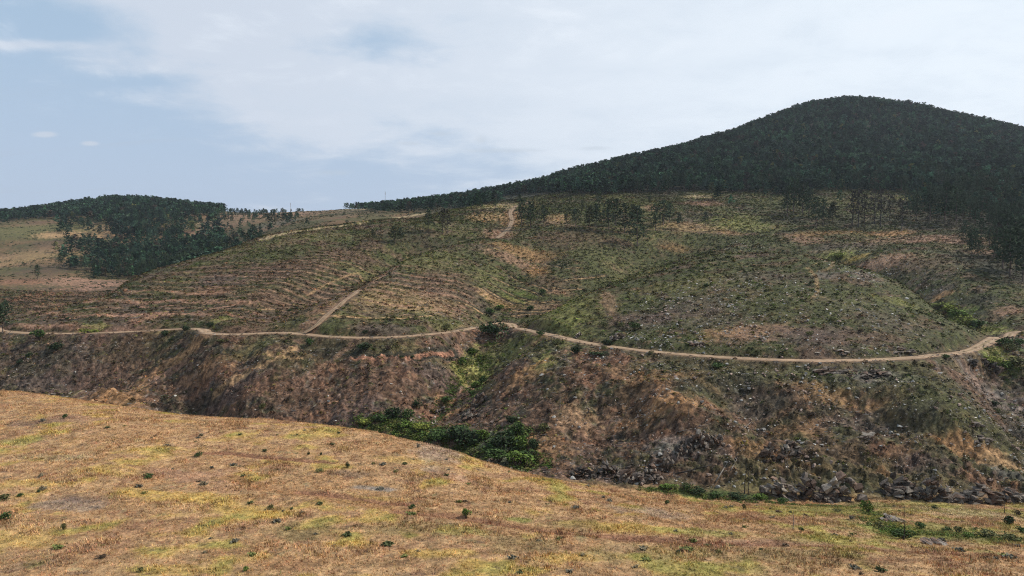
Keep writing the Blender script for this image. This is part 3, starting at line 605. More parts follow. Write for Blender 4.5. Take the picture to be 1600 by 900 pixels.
LM = [(67,658,'the grey green bush on the upper field'),(310,713,'the left end of the dark rut'),(543,730,'the thin dark bush in mid field'),(653,700,'the grey bush on the field rim'),(728,809,'the bright green bush by the rut'),(423,796,'the olive bush in the yellow grass'),(4,812,'the green bush at the left border'),(100,828,'the upright olive weed bush'),(230,746,'the flat green bush in yellow grass'),(160,872,'the low brown bush'),(383,892,'the bright bush at the lower border'),(595,765,'the flat grey bush'),(900,795,'the grey bush right of mid field'),(1041,788,'the first round bush of the right field'),(1162,796,'the upright olive bush under the slope'),(1060,864,'the dark bush low on the right'),(1412,842,'the bare pole'),(1578,820,'the large dark round bush'),(1239,828,'the thin dead stem'),(1384,812,'the cone shaped seedling'),
 (62,530,'the green bush at the left roadside'),(257,524,'the dark bush at the road bend'),(185,600,'the pair of bare burnt stems'),(483,541,'the track junction'),(572,546,'the wide dark bush under the road'),(630,561,'the reddish cut bank'),(772,528,'the big bush at the gully head'),(720,690,'the stream thicket'),(902,552,'the dark round roadside bush'),(905,528,'the white standing stone'),(1120,575,'the flat green bush under the road'),(1230,730,'the pale bare stems'),(1322,784,'the large pale cracked ledge'),(1130,735,'the fallen logs'),(1050,738,'the pale rock fingers'),(1520,668,'the flat pale slabs'),(1406,772,'the brown slanting ledge'),(1540,533,'the last road bend'),(1500,497,'the bright green patch'),(1270,460,'the faint path on the knoll'),(1088,541,'the stones at the knoll foot'),(1090,470,'the pale stony crown of the knoll'),(820,460,'the trenched hollow'),(600,470,'the fine plough ridges'),(200,480,'the lowest terraces'),(617,380,'the olive pine on the spur'),(797,345,'the reddish track'),(1000,360,'the row of plateau pines'),(1250,335,'the bluish pine clump'),(1370,350,'the half-burnt pines'),(1578,430,'the big pines at the right border'),(1310,404,'the yellow green bush behind the knoll'),(1050,630,'the orange patch on the slope'),(860,640,'the orange bank right of the thicket'),(1350,690,'the low pale rock band'),(1112,306,'the pale olive pine'),(1478,346,'the big jutting pine'),(120,440,'the pink bare bank on the far hill'),(60,360,'the green patch on the far hill'),(400,372,'the crest of the left spur'),(1370,590,'the grey rocks under the road'),(1590,786,'the grey ledge at the right border'),(912,748,'the black rock hollow'),(1206,722,'the dark ledge above the stems')]
ORD = ['closest', 'second closest', 'third closest', 'fourth closest', 'fifth closest', 'sixth closest', 'seventh closest', 'eighth closest', 'ninth closest', 'tenth closest']
def place_labels(x, y, z, nouns, most=8):
    """a label per item: what it is and how near it lies to the nearest landmark"""
    px, py = proj(x, y, z); D = np.hypot(px[:, None]-np.array([a[0] for a in LM]), (py[:, None]-np.array([a[1] for a in LM]))*1.6); near = D.argmin(1); out = [None]*len(x); cnt = {}
    for i in np.argsort(D.min(1)):
        key = (nouns[i], near[i]); r_ = cnt.get(key, 0); cnt[key] = r_+1
        out[i] = f"{nouns[i]} {ORD[r_]} to {LM[near[i]][2]}" if r_ < most else None
    return out
# ------------------------------------------------------------------ grass, heath, stones, twigs
def tuft(nb, seed, wide=.10, spread=.4):
    r = np.random.default_rng(seed); v = []; c = []
    for k in range(nb):
        az = r.uniform(0, 6.28); b = np.array([r.normal()*spread*.5, r.normal()*spread*.5, -.05]); ln = r.uniform(.6, 1.0); le = r.uniform(.1, .5)
        t = np.array([math.cos(az+1.57)*wide, math.sin(az+1.57)*wide, 0])*r.uniform(.6, 1.2)
        v += [b-t, b+t, b+np.array([math.cos(az)*le, math.sin(az)*le, ln])]; c += [r.uniform(.8, 1.25)]*3
    return np.array(v), np.arange(len(v)).reshape(-1, 3), np.array(c)
def blob(nl, seed, size=.33, flatn=.7):
    r = np.random.default_rng(seed); p = r.normal(size=(nl, 3)); p /= np.linalg.norm(p, axis=1)[:, None]; p *= r.uniform(.45, 1.0, nl)[:, None]**.5
    p[:, 2] = np.abs(p[:, 2])*flatn; return leaf_cloud(p*np.array([.5, .5, .9]), size, r)
def stone(seed):
    import bmesh
    r = np.random.default_rng(seed); bm = bmesh.new()
    P = r.normal(size=(11, 3)); P /= np.linalg.norm(P, axis=1)[:, None]; P *= r.uniform(.75, 1.1, 11)[:, None]; P *= np.array([.5, .38, .26])
    for p in P: bm.verts.new(p)
    bmesh.ops.convex_hull(bm, input=bm.verts); bmesh.ops.triangulate(bm, faces=bm.faces)
    for v_ in [v_ for v_ in bm.verts if not v_.link_faces]: bm.verts.remove(v_)
    bm.verts.index_update(); v = np.array([v_.co[:] for v_ in bm.verts]); f = np.array([[w.index for w in q.verts] for q in bm.faces]); bm.free()
    return v, f, np.ones(len(v))
FLD = field
# dry grass of the field
x, y = fan(210000, 52, 152); k = (mask_at(FLD, x, y) > .5) & (rng.uniform(size=len(x)) < .35+.9*np.clip(fbm(x, y, 3, 3, 301)+.5, 0, 1)); x, y = x[k], y[k]
h = rng.uniform(.08, .27, len(x))*(1+.6*(fbm(x, y, 8, 2, 303) > .15)); s = np.stack([h*1.5, h*1.5, h], 1)
cc = col_at(x, y)*rng.uniform(.75, 1.45, (len(x), 1))*(1+rng.normal(0, .07, (len(x), 3)))
merge('dry_grass', [tuft(5, i, .09, .5) for i in range(6)], x, y, gz(x, y), s, rng.uniform(0, 6.28, len(x)), cc, M_plant, label='dry straw coloured grass covering the near field', category='grass')
# heath and low scrub on the valley sides
x, y = fan(250000, 128, 640); zf = mask_at(FLD, x, y); dr = np.full(len(x), 99.)
rd = ROAD[::4]
for a in rd: dr = np.minimum(dr, np.hypot(x-a[0], y-a[1]))
for R, hw in TRACKS:
    for a in R[::2]: dr = np.minimum(dr, np.hypot(x-a[0], y-a[1])+.8)
g0 = col_at(x, y); lum = g0.mean(1)
dens = np.clip(1.25-lum*3.6+.8*fbm(x, y, 7, 3, 311), .05, 1)
k = (zf < .4) & ((y < 520) | (x/y > -.16)) & (dr > 3.1) & (rng.uniform(size=len(x)) < dens); x, y, g0 = x[k], y[k], g0[k]
h = (.16+.75*rng.uniform(size=len(x))**2.5)*(.8+y/700); s = np.stack([h*1.7, h*1.7, h*1.05], 1)
cc = g0*rng.uniform(.45, 1.5, (len(x), 1)); t = rng.uniform(size=len(x))[:, None]
cc = np.where(t < .30, cc*np.array([.75, 1.05, .6]), np.where(t > .88, cc*np.array([1.3, 1.05, .9]), cc))
merge('heath', [blob(9, 20+i, .42) for i in range(6)], x, y, gz(x, y), s, rng.uniform(0, 6.28, len(x)), cc, M_plant, label='low brown and olive heath covering the valley sides', category='heath')
del g0, lum, dr
# green undergrowth that follows the gully and the stream bed
ux, uy, uh = [], [], []
for pts, w, y0, n_, hh in (([(556,662),(600,664),(640,668),(700,688),(770,706),(800,716),(832,728)], 4.5, 128, 2600, 1.0), ([(772,532),(748,558),(722,584),(708,612),(690,640),(668,660)], 2.6, 140, 1100, .8), ([(760,560),(752,590),(742,608),(735,625)], 3.0, 140, 600, .8), ([(800,660),(806,690),(815,720)], 3.2, 130, 900, 1.0),
     ([(1005,764),(1080,774),(1160,781),(1240,789),(1330,794)], 1.5, 116, 600, .55), ([(1475,478),(1500,492),(1520,507),(1540,517)], 2.4, 160, 380, .7), ([(1545,545),(1560,565),(1590,580)], 2.8, 150, 350, .6), ([(1350,800),(1400,835),(1450,832),(1520,838),(1600,845)], 3.0, 60, 1100, .5), ([(785,498),(800,482),(830,466),(850,458)], 2.2, 200, 350, .6)):
    R = line(pts, y0, 1.0, 2); t = rng.integers(0, len(R), n_); ux.append(R[t, 0]+rng.normal(0, w*.55, n_)); uy.append(R[t, 1]+rng.normal(0, w*.55, n_)); uh.append(rng.uniform(.3, 1.0, n_)*hh)
x, y, h = map(np.concatenate, (ux, uy, uh)); k = fbm(x, y, 5, 2, 315) > -.18; x, y, h = x[k], y[k], h[k]; s = np.stack([h*1.7, h*1.7, h], 1)
cc = C(.085, .108, .030)*rng.uniform(.45, 1.5, (len(x), 1))*(1+rng.normal(0, .12, (len(x), 3)))
merge('undergrowth', [blob(16, 30+i, .30) for i in range(5)], x, y, gz(x, y), s, rng.uniform(0, 6.28, len(x)), cc, M_plant, label='fresh green undergrowth following the gully, the stream bed and the valley floor', category='undergrowth')
# far scrub, bigger clumps
x, y = fan(60000, 420, 1250, -.8, .1); k = rng.uniform(size=len(x)) < np.clip(.30+1.6*fbm(x, y, 40, 4, 321), 0, 1); x, y = x[k], y[k]
h = .4+1.5*rng.uniform(size=len(x))**2; s = np.stack([h*1.5, h*1.5, h], 1)
merge('scrub', [blob(12, 40+i, .42) for i in range(4)], x, y, gz(x, y), s, rng.uniform(0, 6.28, len(x)), np.tile(C(.038, .045, .022), (len(x), 1))*rng.uniform(.6, 1.5, (len(x), 1)), M_plant, label='dark scrub dotted over the far hillsides', category='scrub')
# stones: dense on the right-hand slope and on the crown of the knoll
SP = [stone(500+i) for i in range(8)]
def spot(x, y, px, py, wx_, wy_):
    P = hit(px, py, 100); rx = wx_*P[1]/F; ya, yb = hit(px, py+wy_, 100)[1], hit(px, py-wy_, 100)[1]; ry = max((yb-ya)/2, 2)
    return np.exp(-(((x-P[0])/rx)**2+((y-P[1])/ry)**2))
x, y = fan(420000, 122, 420); bl = mask_at(below, x, y); ab = mask_at(above, x, y); q = x/y
dn = bl*(.09+.60*sstep(q, -.02, .30))*np.clip(.45+1.7*fbm(x, y, 9, 4, 331), 0, 1)*sstep(y-np.interp(q, crest[:, 0], crest[:, 1]), 0, 4)
for a in ((1080,480,90,26,.55),(1110,455,70,14,.5),(1150,520,140,26,.55),(1240,460,120,30,.3),(1000,525,60,12,.5),(1100,540,90,8,.5),(1350,545,120,10,.6),(1345,428,36,8,.8),(1400,438,40,8,.4),(1180,395,30,4,.5),(1380,500,90,30,.3),(700,490,60,16,.12)):
    dn += 1.25*a[4]*ab*spot(x, y, *a[:4])*np.clip(.7+1.6*fbm(x, y, 6, 3, 335), 0, 1.3)
dn += .004*ab
dr = np.full(len(x), 99.)
for a in rd: dr = np.minimum(dr, np.hypot(x-a[0], y-a[1]))
k = (rng.uniform(size=len(x)) < dn*.85) & (dr > 2.9) & (mask_at(FLD, x, y) < .3); x, y = x[k], y[k]
sz = .16+.80*rng.uniform(size=len(x))**7+.14*rng.uniform(size=len(x)); s = sz[:, None]*rng.uniform(.8, 1.3, (len(x), 3))*np.array([1.1, 1.1, 1.25])
shade = rng.uniform(.55, 1.25, len(x)); tint = np.where(rng.uniform(size=(len(x), 1)) < .45, C(.31, .225, .18), C(.44, .405, .36)); sc_ = tint*shade[:, None]
z_ = gz(x, y)+.05*sz; rt = rng.uniform(0, 6.28, len(x)); px_, py_ = proj(x, y, z_)
vis = (px_ > 5) & (px_ < 1595) & seen(x, y, z_+.5*sz); app = np.where(vis, sz/y, 0); big = np.argsort(-app)[:230]; rest = np.setdiff1d(np.arange(len(x)), big)
merge('stones', SP, x[rest], y[rest], z_[rest], s[rest], rt[rest], sc_[rest], M_stone, label='loose pale and rusty stones strewn over the slopes', category='stones')
print('stones', len(x))
BP = []
for i in range(8):
    v, f, c = stone(700+i)
    for nm, tn in (('a', (.29, .275, .25)), ('b', (.25, .18, .145))): BP.append(tri_mesh('boulder', v, f, c, tn))
for b in BP: b.materials.append(M_stone)
bn = ['large pale boulder' if sz[i] > np.median(sz[big]) else 'small pale boulder' for i in big]
bl_ = place_labels(x[big], y[big], z_[big], bn, 10)
for i, al in zip(big, bl_):
    onk = mask_at(above, x[i], y[i]) > .5; L_ = (x[i]/y[i] < .02)
    lb = 'pale boulder lying among the heath above the dirt road' if onk else ('angular boulder on the steep slope left of the side gully' if L_ else 'angular boulder on the steep stony slope below the right half of the road')
    o = put('boulder', BP[int(rng.integers(0, 16))], None, None, (x[i], y[i], z_[i]+.1*sz[i]), label=al or lb, category='boulder', group='boulders above the road' if onk else ('boulders left of the gully' if L_ else 'boulders on the stony slope'))
    o.rotation_euler = (rng.normal()*.25, rng.normal()*.25, rt[i]); o.scale = s[i]*1.1
# twigs left from felling
x, y = fan(90000, 124, 300); bl = mask_at(below, x, y)+.18*mask_at(above, x, y)
k = (rng.uniform(size=len(x)) < bl*np.clip(.22+1.3*fbm(x, y, 8, 3, 341), 0, 1)) & (mask_at(FLD, x, y) < .3); x, y = x[k], y[k]
tw = []
for i in range(5):
    r = np.random.default_rng(60+i); a = np.array([[-.5, 0, 0.02], [.5, 0, .06+.3*r.uniform()]]); w = .028
    v = np.array([[-.5, -w, .0], [-.5, w, .05], [.5, w*.3, .12+.3*r.uniform()], [.5, -w*.3, .12], [-.5, 0, .09], [.5, 0, .22]]); f = np.array([[0, 1, 2], [0, 2, 3], [0, 4, 5], [0, 5, 3], [4, 1, 2], [4, 2, 5]]); tw.append((v, f, np.ones(6)))
h = rng.uniform(.35, 1.25, len(x)); s = np.stack([h, h*.8, h*.7], 1)
merge('fallen_twigs', tw, x, y, gz(x, y)+.05, s, rng.uniform(0, 6.28, len(x)), np.where(rng.uniform(size=(len(x), 1)) < .55, C(.26, .235, .21), C(.05, .042, .036))*rng.uniform(.6, 1.3, (len(x), 1)), M_plant, label='pale and charred twigs left lying on the felled slopes', category='twigs')

# ------------------------------------------------------------------ pines
def crown_mesh(seed, nb, per, size, wide, h0=.28, colr=(.030, .046, .024), irregular=.35):
    r = np.random.default_rng(seed); v, f, c = leaf_cloud(pine_pts(r, nb, per, h0, wide, irregular), size, r, shade=(.6, 1.45)); return v, f, c
LOW = [crown_mesh(900+i, 14, 5, .15, .20+.03*(i % 3), .22) for i in range(6)]
HI = []
for i in range(6):
    v, f, c = crown_mesh(920+i, 30, 12, .058, .17+.03*(i % 3), .25+.06*(i % 2)); cm = tri_mesh('crown', v, f, c, (.034, .050, .026)); cm.materials.append(M_needle)
    r = np.random.default_rng(i); tv, tf = tube_mesh(trunk_segs(r, .93, .017, .03, 1)); tm = tri_mesh('trunk', tv, tf, flat=False); tm.materials.append(M_bark); HI.append((cm, tm))
OLIVE = []
for i in range(3):
    v, f, c = crown_mesh(940+i, 26, 13, .075, .24, .22, irregular=.5); cm = tri_mesh('crown', v, f, c, (.055, .060, .028)); cm.materials.append(M_needle); OLIVE.append((cm, HI[i][1]))
BURNT = []
for i in range(4):
    r = np.random.default_rng(70+i); v, f, c = crown_mesh(960+i, 22, 6, .06, .15, .35, irregular=.6); cm = tri_mesh('crown', v, f, c, (.040, .034, .026)); cm.materials.append(M_needle)
    tv, tf = tube_mesh(trunk_segs(r, .95, .016, .04, 4)); tm = tri_mesh('trunk', tv, tf, flat=False); tm.materials.append(M_char); BURNT.append((cm, tm))
def pine(x, y, h, label, group=None, kit=HI, wide=1.0, i=None, name='pine_tree'):
    cm, tm = kit[int(rng.integers(0, len(kit))) if i is None else i % len(kit)]
    o = put(name, None, None, None, (x, y, float(gz(x, y))-.1), label=label, category='pine tree' if name == 'pine_tree' else 'burnt tree', group=group)
    o.rotation_euler = (0, 0, rng.uniform(0, 6.28)); o.scale = (h*wide, h*wide, h)
    put('crown', cm, None, o); put('trunk', tm, None, o)
    return o
count = 0
MID = [ # px, base row, height px, kit, width, label
 (815,354,42,0,1.15,'hazy pine left end of the plateau row, right beside the reddish track'),(829,357,40,0,1.2,'second pine from the left end of the plateau row'),(849,354,32,0,1.1,'third pine in the plateau row, leaning alone after the first pair'),
 (884,350,16,0,1.2,'little round pine just left of a taller dark one in the plateau row'),(899,354,27,0,1.2,'short dark compact pine left of the middle of the plateau row'),(921,356,34,2,1.1,'olive pine left of the dense trio in the plateau row'),(932,358,38,0,1.1,'narrow pine touching the olive one in the plateau row'),
 (935,322,26,0,1,'slim pine alone on the green slope above the plateau row'),(951,360,46,0,1.15,'broad dark pine at the left of the dense trio'),(962,352,40,0,1.1,'back pine of the dense trio, partly behind the others'),(976,364,44,0,1.2,'front right pine of the dense trio'),
 (996,385,60,0,1.1,'tallest pine with a long bare trunk standing nearest, below the pale track'),(989,350,30,2,1,'low olive pine behind the tallest one'),(1024,362,42,0,1,'thin pine just left of the widest crown in the row'),(1036,352,38,0,1.5,'pine with the widest dark crown in the plateau row'),(1046,348,30,0,1.1,'smaller pine pressed against the right side of the widest crown'),
 (1061,357,24,0,1.2,'small round pine above the pale track, second from the right end of the row'),(1102,354,22,0,1.3,'small dark pine at the right end of the plateau row'),(1015,318,12,0,1.3,'tiny pine on the green slope high above the row'),(910,330,16,2,1,'small olive pine on the green slope'),
 (583,376,18,2,1.2,'small brownish pine left of three on the heath spur'),(617,380,27,2,1.4,'broad olive pine on the heath spur'),(626,378,22,0,1,'small pine touching the broad olive one on the spur'),(670,364,36,0,.8,'thin pale pine standing on the upper spur'),(692,366,38,3,1,'brown bare-stemmed pine left of a close pair on the upper spur'),(699,365,36,3,1,'brown bare-stemmed pine right of a close pair on the upper spur'),
 (751,330,20,0,1.2,'dark pine on the ridge left of the reddish track'),(774,326,16,0,1.2,'small pine on the ridge close to the reddish track'),(477,364,8,2,1.6,'tiny bush-like pine on the sunlit crest of the left spur'),(812,318,14,0,1.4,'dark pine at the top of the reddish track'),
 (1112,306,20,2,1.3,'pale olive pine standing out before the dark forest edge'),(1084,306,18,3,1.3,'rusty brown pine before the dark forest edge'),
 (1230,340,46,0,1,'left pine of the bluish clump on the right of the plateau'),(1241,332,50,0,1.2,'tallest pine of the bluish clump on the plateau'),(1254,334,48,0,1.2,'dense middle pine of the bluish clump'),(1264,338,42,0,1.1,'right pine of the bluish clump'),(1275,356,46,0,1,'near pine in front of the bluish clump'),(1286,352,40,0,1,'second near pine beside the clump, slightly right'),(1301,348,30,2,1.3,'short olive pine right of the bluish clump'),
 (1332,352,50,3,1,'thin dark pine left of the burnt pair'),(1341,356,56,3,1,'tall half-burnt pine beside a pale rock'),(1350,350,44,3,1,'half-burnt pine right behind the tall one'),(1366,350,52,3,1.1,'bushy half-burnt pine in the middle of the right plateau'),(1376,354,56,3,1,'tallest half-burnt pine in the middle of the right plateau'),(1390,345,40,3,1,'slender half-burnt pine just right of the tallest'),(1409,358,46,3,1,'lone thin half-burnt pine before the dense wood'),(1432,345,40,0,1,'dark pine at the left fringe of the dense wood'),
 (1452,345,44,0,1.1,'dark pine inside the left fringe of the dense wood'),(1478,346,56,0,1.3,'big dark pine jutting from the dense wood'),(1494,350,52,0,1.2,'big dark pine behind the jutting one'),
 (1567,420,64,0,1.2,'dark tall pine at the left of the nearest group by the right border'),(1578,432,74,0,1.2,'nearest and largest dark pine by the right border'),(1589,424,70,0,1.2,'large dark pine right of the largest one'),(1598,440,64,0,1.1,'large dark pine cut by the right border of the view'),(1572,398,60,0,1.2,'dark pine behind the nearest group by the right border'),(1590,400,60,0,1.2,'second dark pine behind the nearest group'),
 (1559,398,48,3,1,'thin half-burnt pine left of the nearest group'),(10,500,30,0,1.3,'dark pine above the road at the left border of the view'),(3,520,44,0,1.2,'dark pine beside the road, cut by the left border'),
]
for a in MID:
    P = hit(a[0], a[1], 160); kit = (HI, None, OLIVE, BURNT)[a[3]]; nm = 'burnt_pine' if a[3] == 3 else 'pine_tree'
    pine(P[0], P[1], a[2]*P[1]/F*1.04, a[5], None, kit, a[4], name=nm); count += 1
# forest candidates on a jittered grid
fb = [(-.4,1),] 
FB = np.array([[ray(px, 450)[0], hit(px, py, 350)[1]] for px, py in ((730,312),(800,306),(850,304),(900,303),(960,302),(1040,300),(1140,300),(1220,302),(1300,300),(1400,302),(1440,316),(1480,335),(1520,355),(1560,372),(1600,385))])
def cand(ya, yb, ua, ub, sp):
    ys = np.arange(ya, yb, sp); X_, Y_ = [], []
    for yy in ys:
        xs = np.arange(ua*yy, ub*yy, sp); X_.append(xs+rng.uniform(-.46, .46, len(xs))*sp); Y_.append(yy+rng.uniform(-.46, .46, len(xs))*sp)
    return np.concatenate(X_), np.concatenate(Y_)
T = []
x, y = cand(330, 1290, -.10, .95, 6.6); q = x/y; by = np.interp(q, FB[:, 0], FB[:, 1])
k = (y > by+28*fbm(x, y, 30, 3, 351)-4) & (q > FB[0, 0]) & (rng.uniform(size=len(x)) < .93); T.append((x[k], y[k], (8+4.5*rng.uniform(size=k.sum()))*(1+.25*fbm(x[k], y[k], 60, 2, 353)), 'm'))
# stragglers in front of the forest edge
k = (y > by-75) & (y <= by) & (q > .28) & (rng.uniform(size=len(x)) < .02+.55*sstep(q, .52, .66)*np.clip(.5+fbm(x, y, 30, 2, 355), 0, 1)); T.append((x[k], y[k], rng.uniform(7, 12, k.sum()), 'e'))
# ridge wood left of the mountain foot
x, y = cand(600, 1300, -.30, -.02, 8.5); px_, py_ = proj(x, y, gz(x, y)); lim = np.interp(px_, [470, 560, 600, 660, 730, 800, 860], [322, 329, 333, 332, 326, 316, 306])
k = (py_ < lim) & (rng.uniform(size=len(x)) < np.interp(px_, [480, 560, 620, 800], [.05, .3, .75, .8])); T.append((x[k], y[k], rng.uniform(8, 12, k.sum()), 'r'))
# far left hill: dense cap, belt in the hollow, thin scatter between
x, y = cand(480, 1300, -.85, -.30, 8.0); px_, py_ = proj(x, y, gz(x, y))
cap = py_ < np.interp(px_, [0, 60, 130, 200, 260, 300, 345, 400], [346, 343, 343, 352, 352, 340, 336, 300])
belt = (py_ > np.interp(px_, [140, 165, 200, 300, 420], [402, 388, 380, 378, 360])) & (px_ > 142) & (px_ < 408) & (py_ < 436) & (y < 770)
tong = (np.hypot((px_-215)/42, (py_-362)/20) < 1) | (np.hypot((px_-270)/18, (py_-375)/12) < 1)
nz = np.clip(.5+1.8*fbm(x, y, 40, 3, 361), 0, 1); scat = (py_ > 340) & (py_ < 425) & (px_ > 95) & (px_ < 425)
mid = (px_ >= 345) & (py_ < 356) & (py_ > 327)
k = rng.uniform(size=len(x)) < np.select([cap, belt, tong, mid, scat], [.9, .97, .75, .22*nz, .42*nz], .012)
T.append((x[k], y[k], rng.uniform(9, 14, k.sum())*np.where(px_[k] > 350, .6, 1), 'l'))
tx = np.concatenate([t[0] for t in T]); ty = np.concatenate([t[1] for t in T]); th = np.concatenate([t[2] for t in T]); tg = np.concatenate([[t[3]]*len(t[0]) for t in T])
tz = gz(tx, ty); px_, py_ = proj(tx, ty, tz)
vis = (px_ > 2) & (px_ < 1598) & seen(tx, ty, tz+.5*th); app = np.where(vis, th/ty, 0)
big = np.argsort(-app)[:300-count]
LB = dict(m=('dark green pine in the front edge of the forest on the mountain', 'pines in the front edge of the mountain forest'), e=('dark pine standing loose below the forest edge on the right', 'loose pines below the forest edge'),
          r=('dark pine of the thin wood on the ridge left of the mountain foot', 'pines of the ridge wood'), l=('dark pine in the hollow and slopes of the far left hill', 'pines on the far left hill'))
pl_ = place_labels(tx[big], ty[big], tz[big], [('tall dark pine' if th[i] > 10.5 else 'dark pine') for i in big], 6)
for i, al in zip(big, pl_):
    pine(tx[i], ty[i], th[i], al or LB[tg[i]][0], LB[tg[i]][1], HI, rng.uniform(1.0, 1.35))
print('trees', len(tx), 'individual nearest', ty[big].min(), ty[big].max())
r_ = np.ones(len(tx), bool); r_[big] = False; tx, ty, th, tz = tx[r_], ty[r_], th[r_], tz[r_]
wd = th*rng.uniform(1.0, 1.7, len(tx)); s = np.stack([wd, wd, th], 1)
cc = C(.028, .050, .029)*(.55+1.3*rng.uniform(size=(len(tx), 1))**1.5)*(1+.8*fbm(tx, ty, 50, 3, 371))[:, None]*(1+rng.normal(0, .08, (len(tx), 3)))  # dark needles, with cloud shade over the hill put into the colour
odd = rng.uniform(size=len(tx)); cc = np.where((odd < .012)[:, None], C(.10, .10, .035), np.where((odd > .975)[:, None], C(.06, .045, .032), cc))
merge('forest', LOW, tx, ty, tz-.5, s, rng.uniform(0, 6.28, len(tx)), cc, M_forest, label='dense dark pine forest covering the mountain and the far left hill', category='forest')

# ------------------------------------------------------------------ bushes
def bush_kit(seed, colr, nl=420, size=.11, tall=.9, lobes=6):
    r = np.random.default_rng(seed); pts = []
    for k in range(lobes):
        a = r.uniform(0, 6.28); d = r.uniform(0, .33); c = np.array([math.cos(a)*d, math.sin(a)*d, r.uniform(.25, .62)*tall]); R_ = r.uniform(.20, .34)
        p = r.normal(size=(nl//lobes, 3)); p /= np.linalg.norm(p, axis=1)[:, None]; p *= (r.uniform(.35, 1.0, len(p))**.45)[:, None]*R_; pts.append(c+p*np.array([1, 1, .85]))
    pts = np.concatenate(pts); pts[:, 2] = np.abs(pts[:, 2]); v, f, c = leaf_cloud(pts, size, r, shade=(.55, 1.5)); cm = tri_mesh('foliage', v, f, c, colr); cm.materials.append(M_leaf)
    segs = []
    for k in range(7):
        a = r.uniform(0, 6.28); q = (math.cos(a)*.16, math.sin(a)*.16, .35*tall); segs += [((0, 0, -.1), q, .022, .014), (q, (q[0]*2, q[1]*2, .7*tall), .014, .005)]
    tv, tf = tube_mesh(segs, 5); tm = tri_mesh('stem', tv, tf, flat=False); tm.materials.append(M_bark); return cm, tm
BK = {'g': [bush_kit(10+i, (.046, .078, .020)) for i in range(3)], 'd': [bush_kit(20+i, (.032, .052, .020)) for i in range(3)], 'o': [bush_kit(30+i, (.085, .088, .03), 300) for i in range(2)],
      'b': [bush_kit(40+i, (.085, .13, .022)) for i in range(3)], 'n': [bush_kit(50+i, (.06, .042, .028), 240) for i in range(2)], 'y': [bush_kit(60+i, (.16, .18, .032), 330) for i in range(2)], 's': [bush_kit(80+i, (.13, .125, .10), 240) for i in range(2)]}
def bush(px, py, wpx, hpx, kind, label, y0=50.0, group=None, name='bush', cat='bush'):
    P = hit(px, py, y0); s_ = P[1]/F; o = put(name, None, None, None, (P[0], P[1], P[2]-.05), label=label, category=cat, group=group)
    o.rotation_euler = (0, 0, rng.uniform(0, 6.28)); k_ = .9 if y0 == 60 else 1.15; o.scale = (wpx*s_*k_, wpx*s_*k_, hpx*s_*k_); cm, tm = BK[kind][int(rng.integers(0, len(BK[kind])))]
    put('foliage', cm, None, o); put('stem', tm, None, o); return o
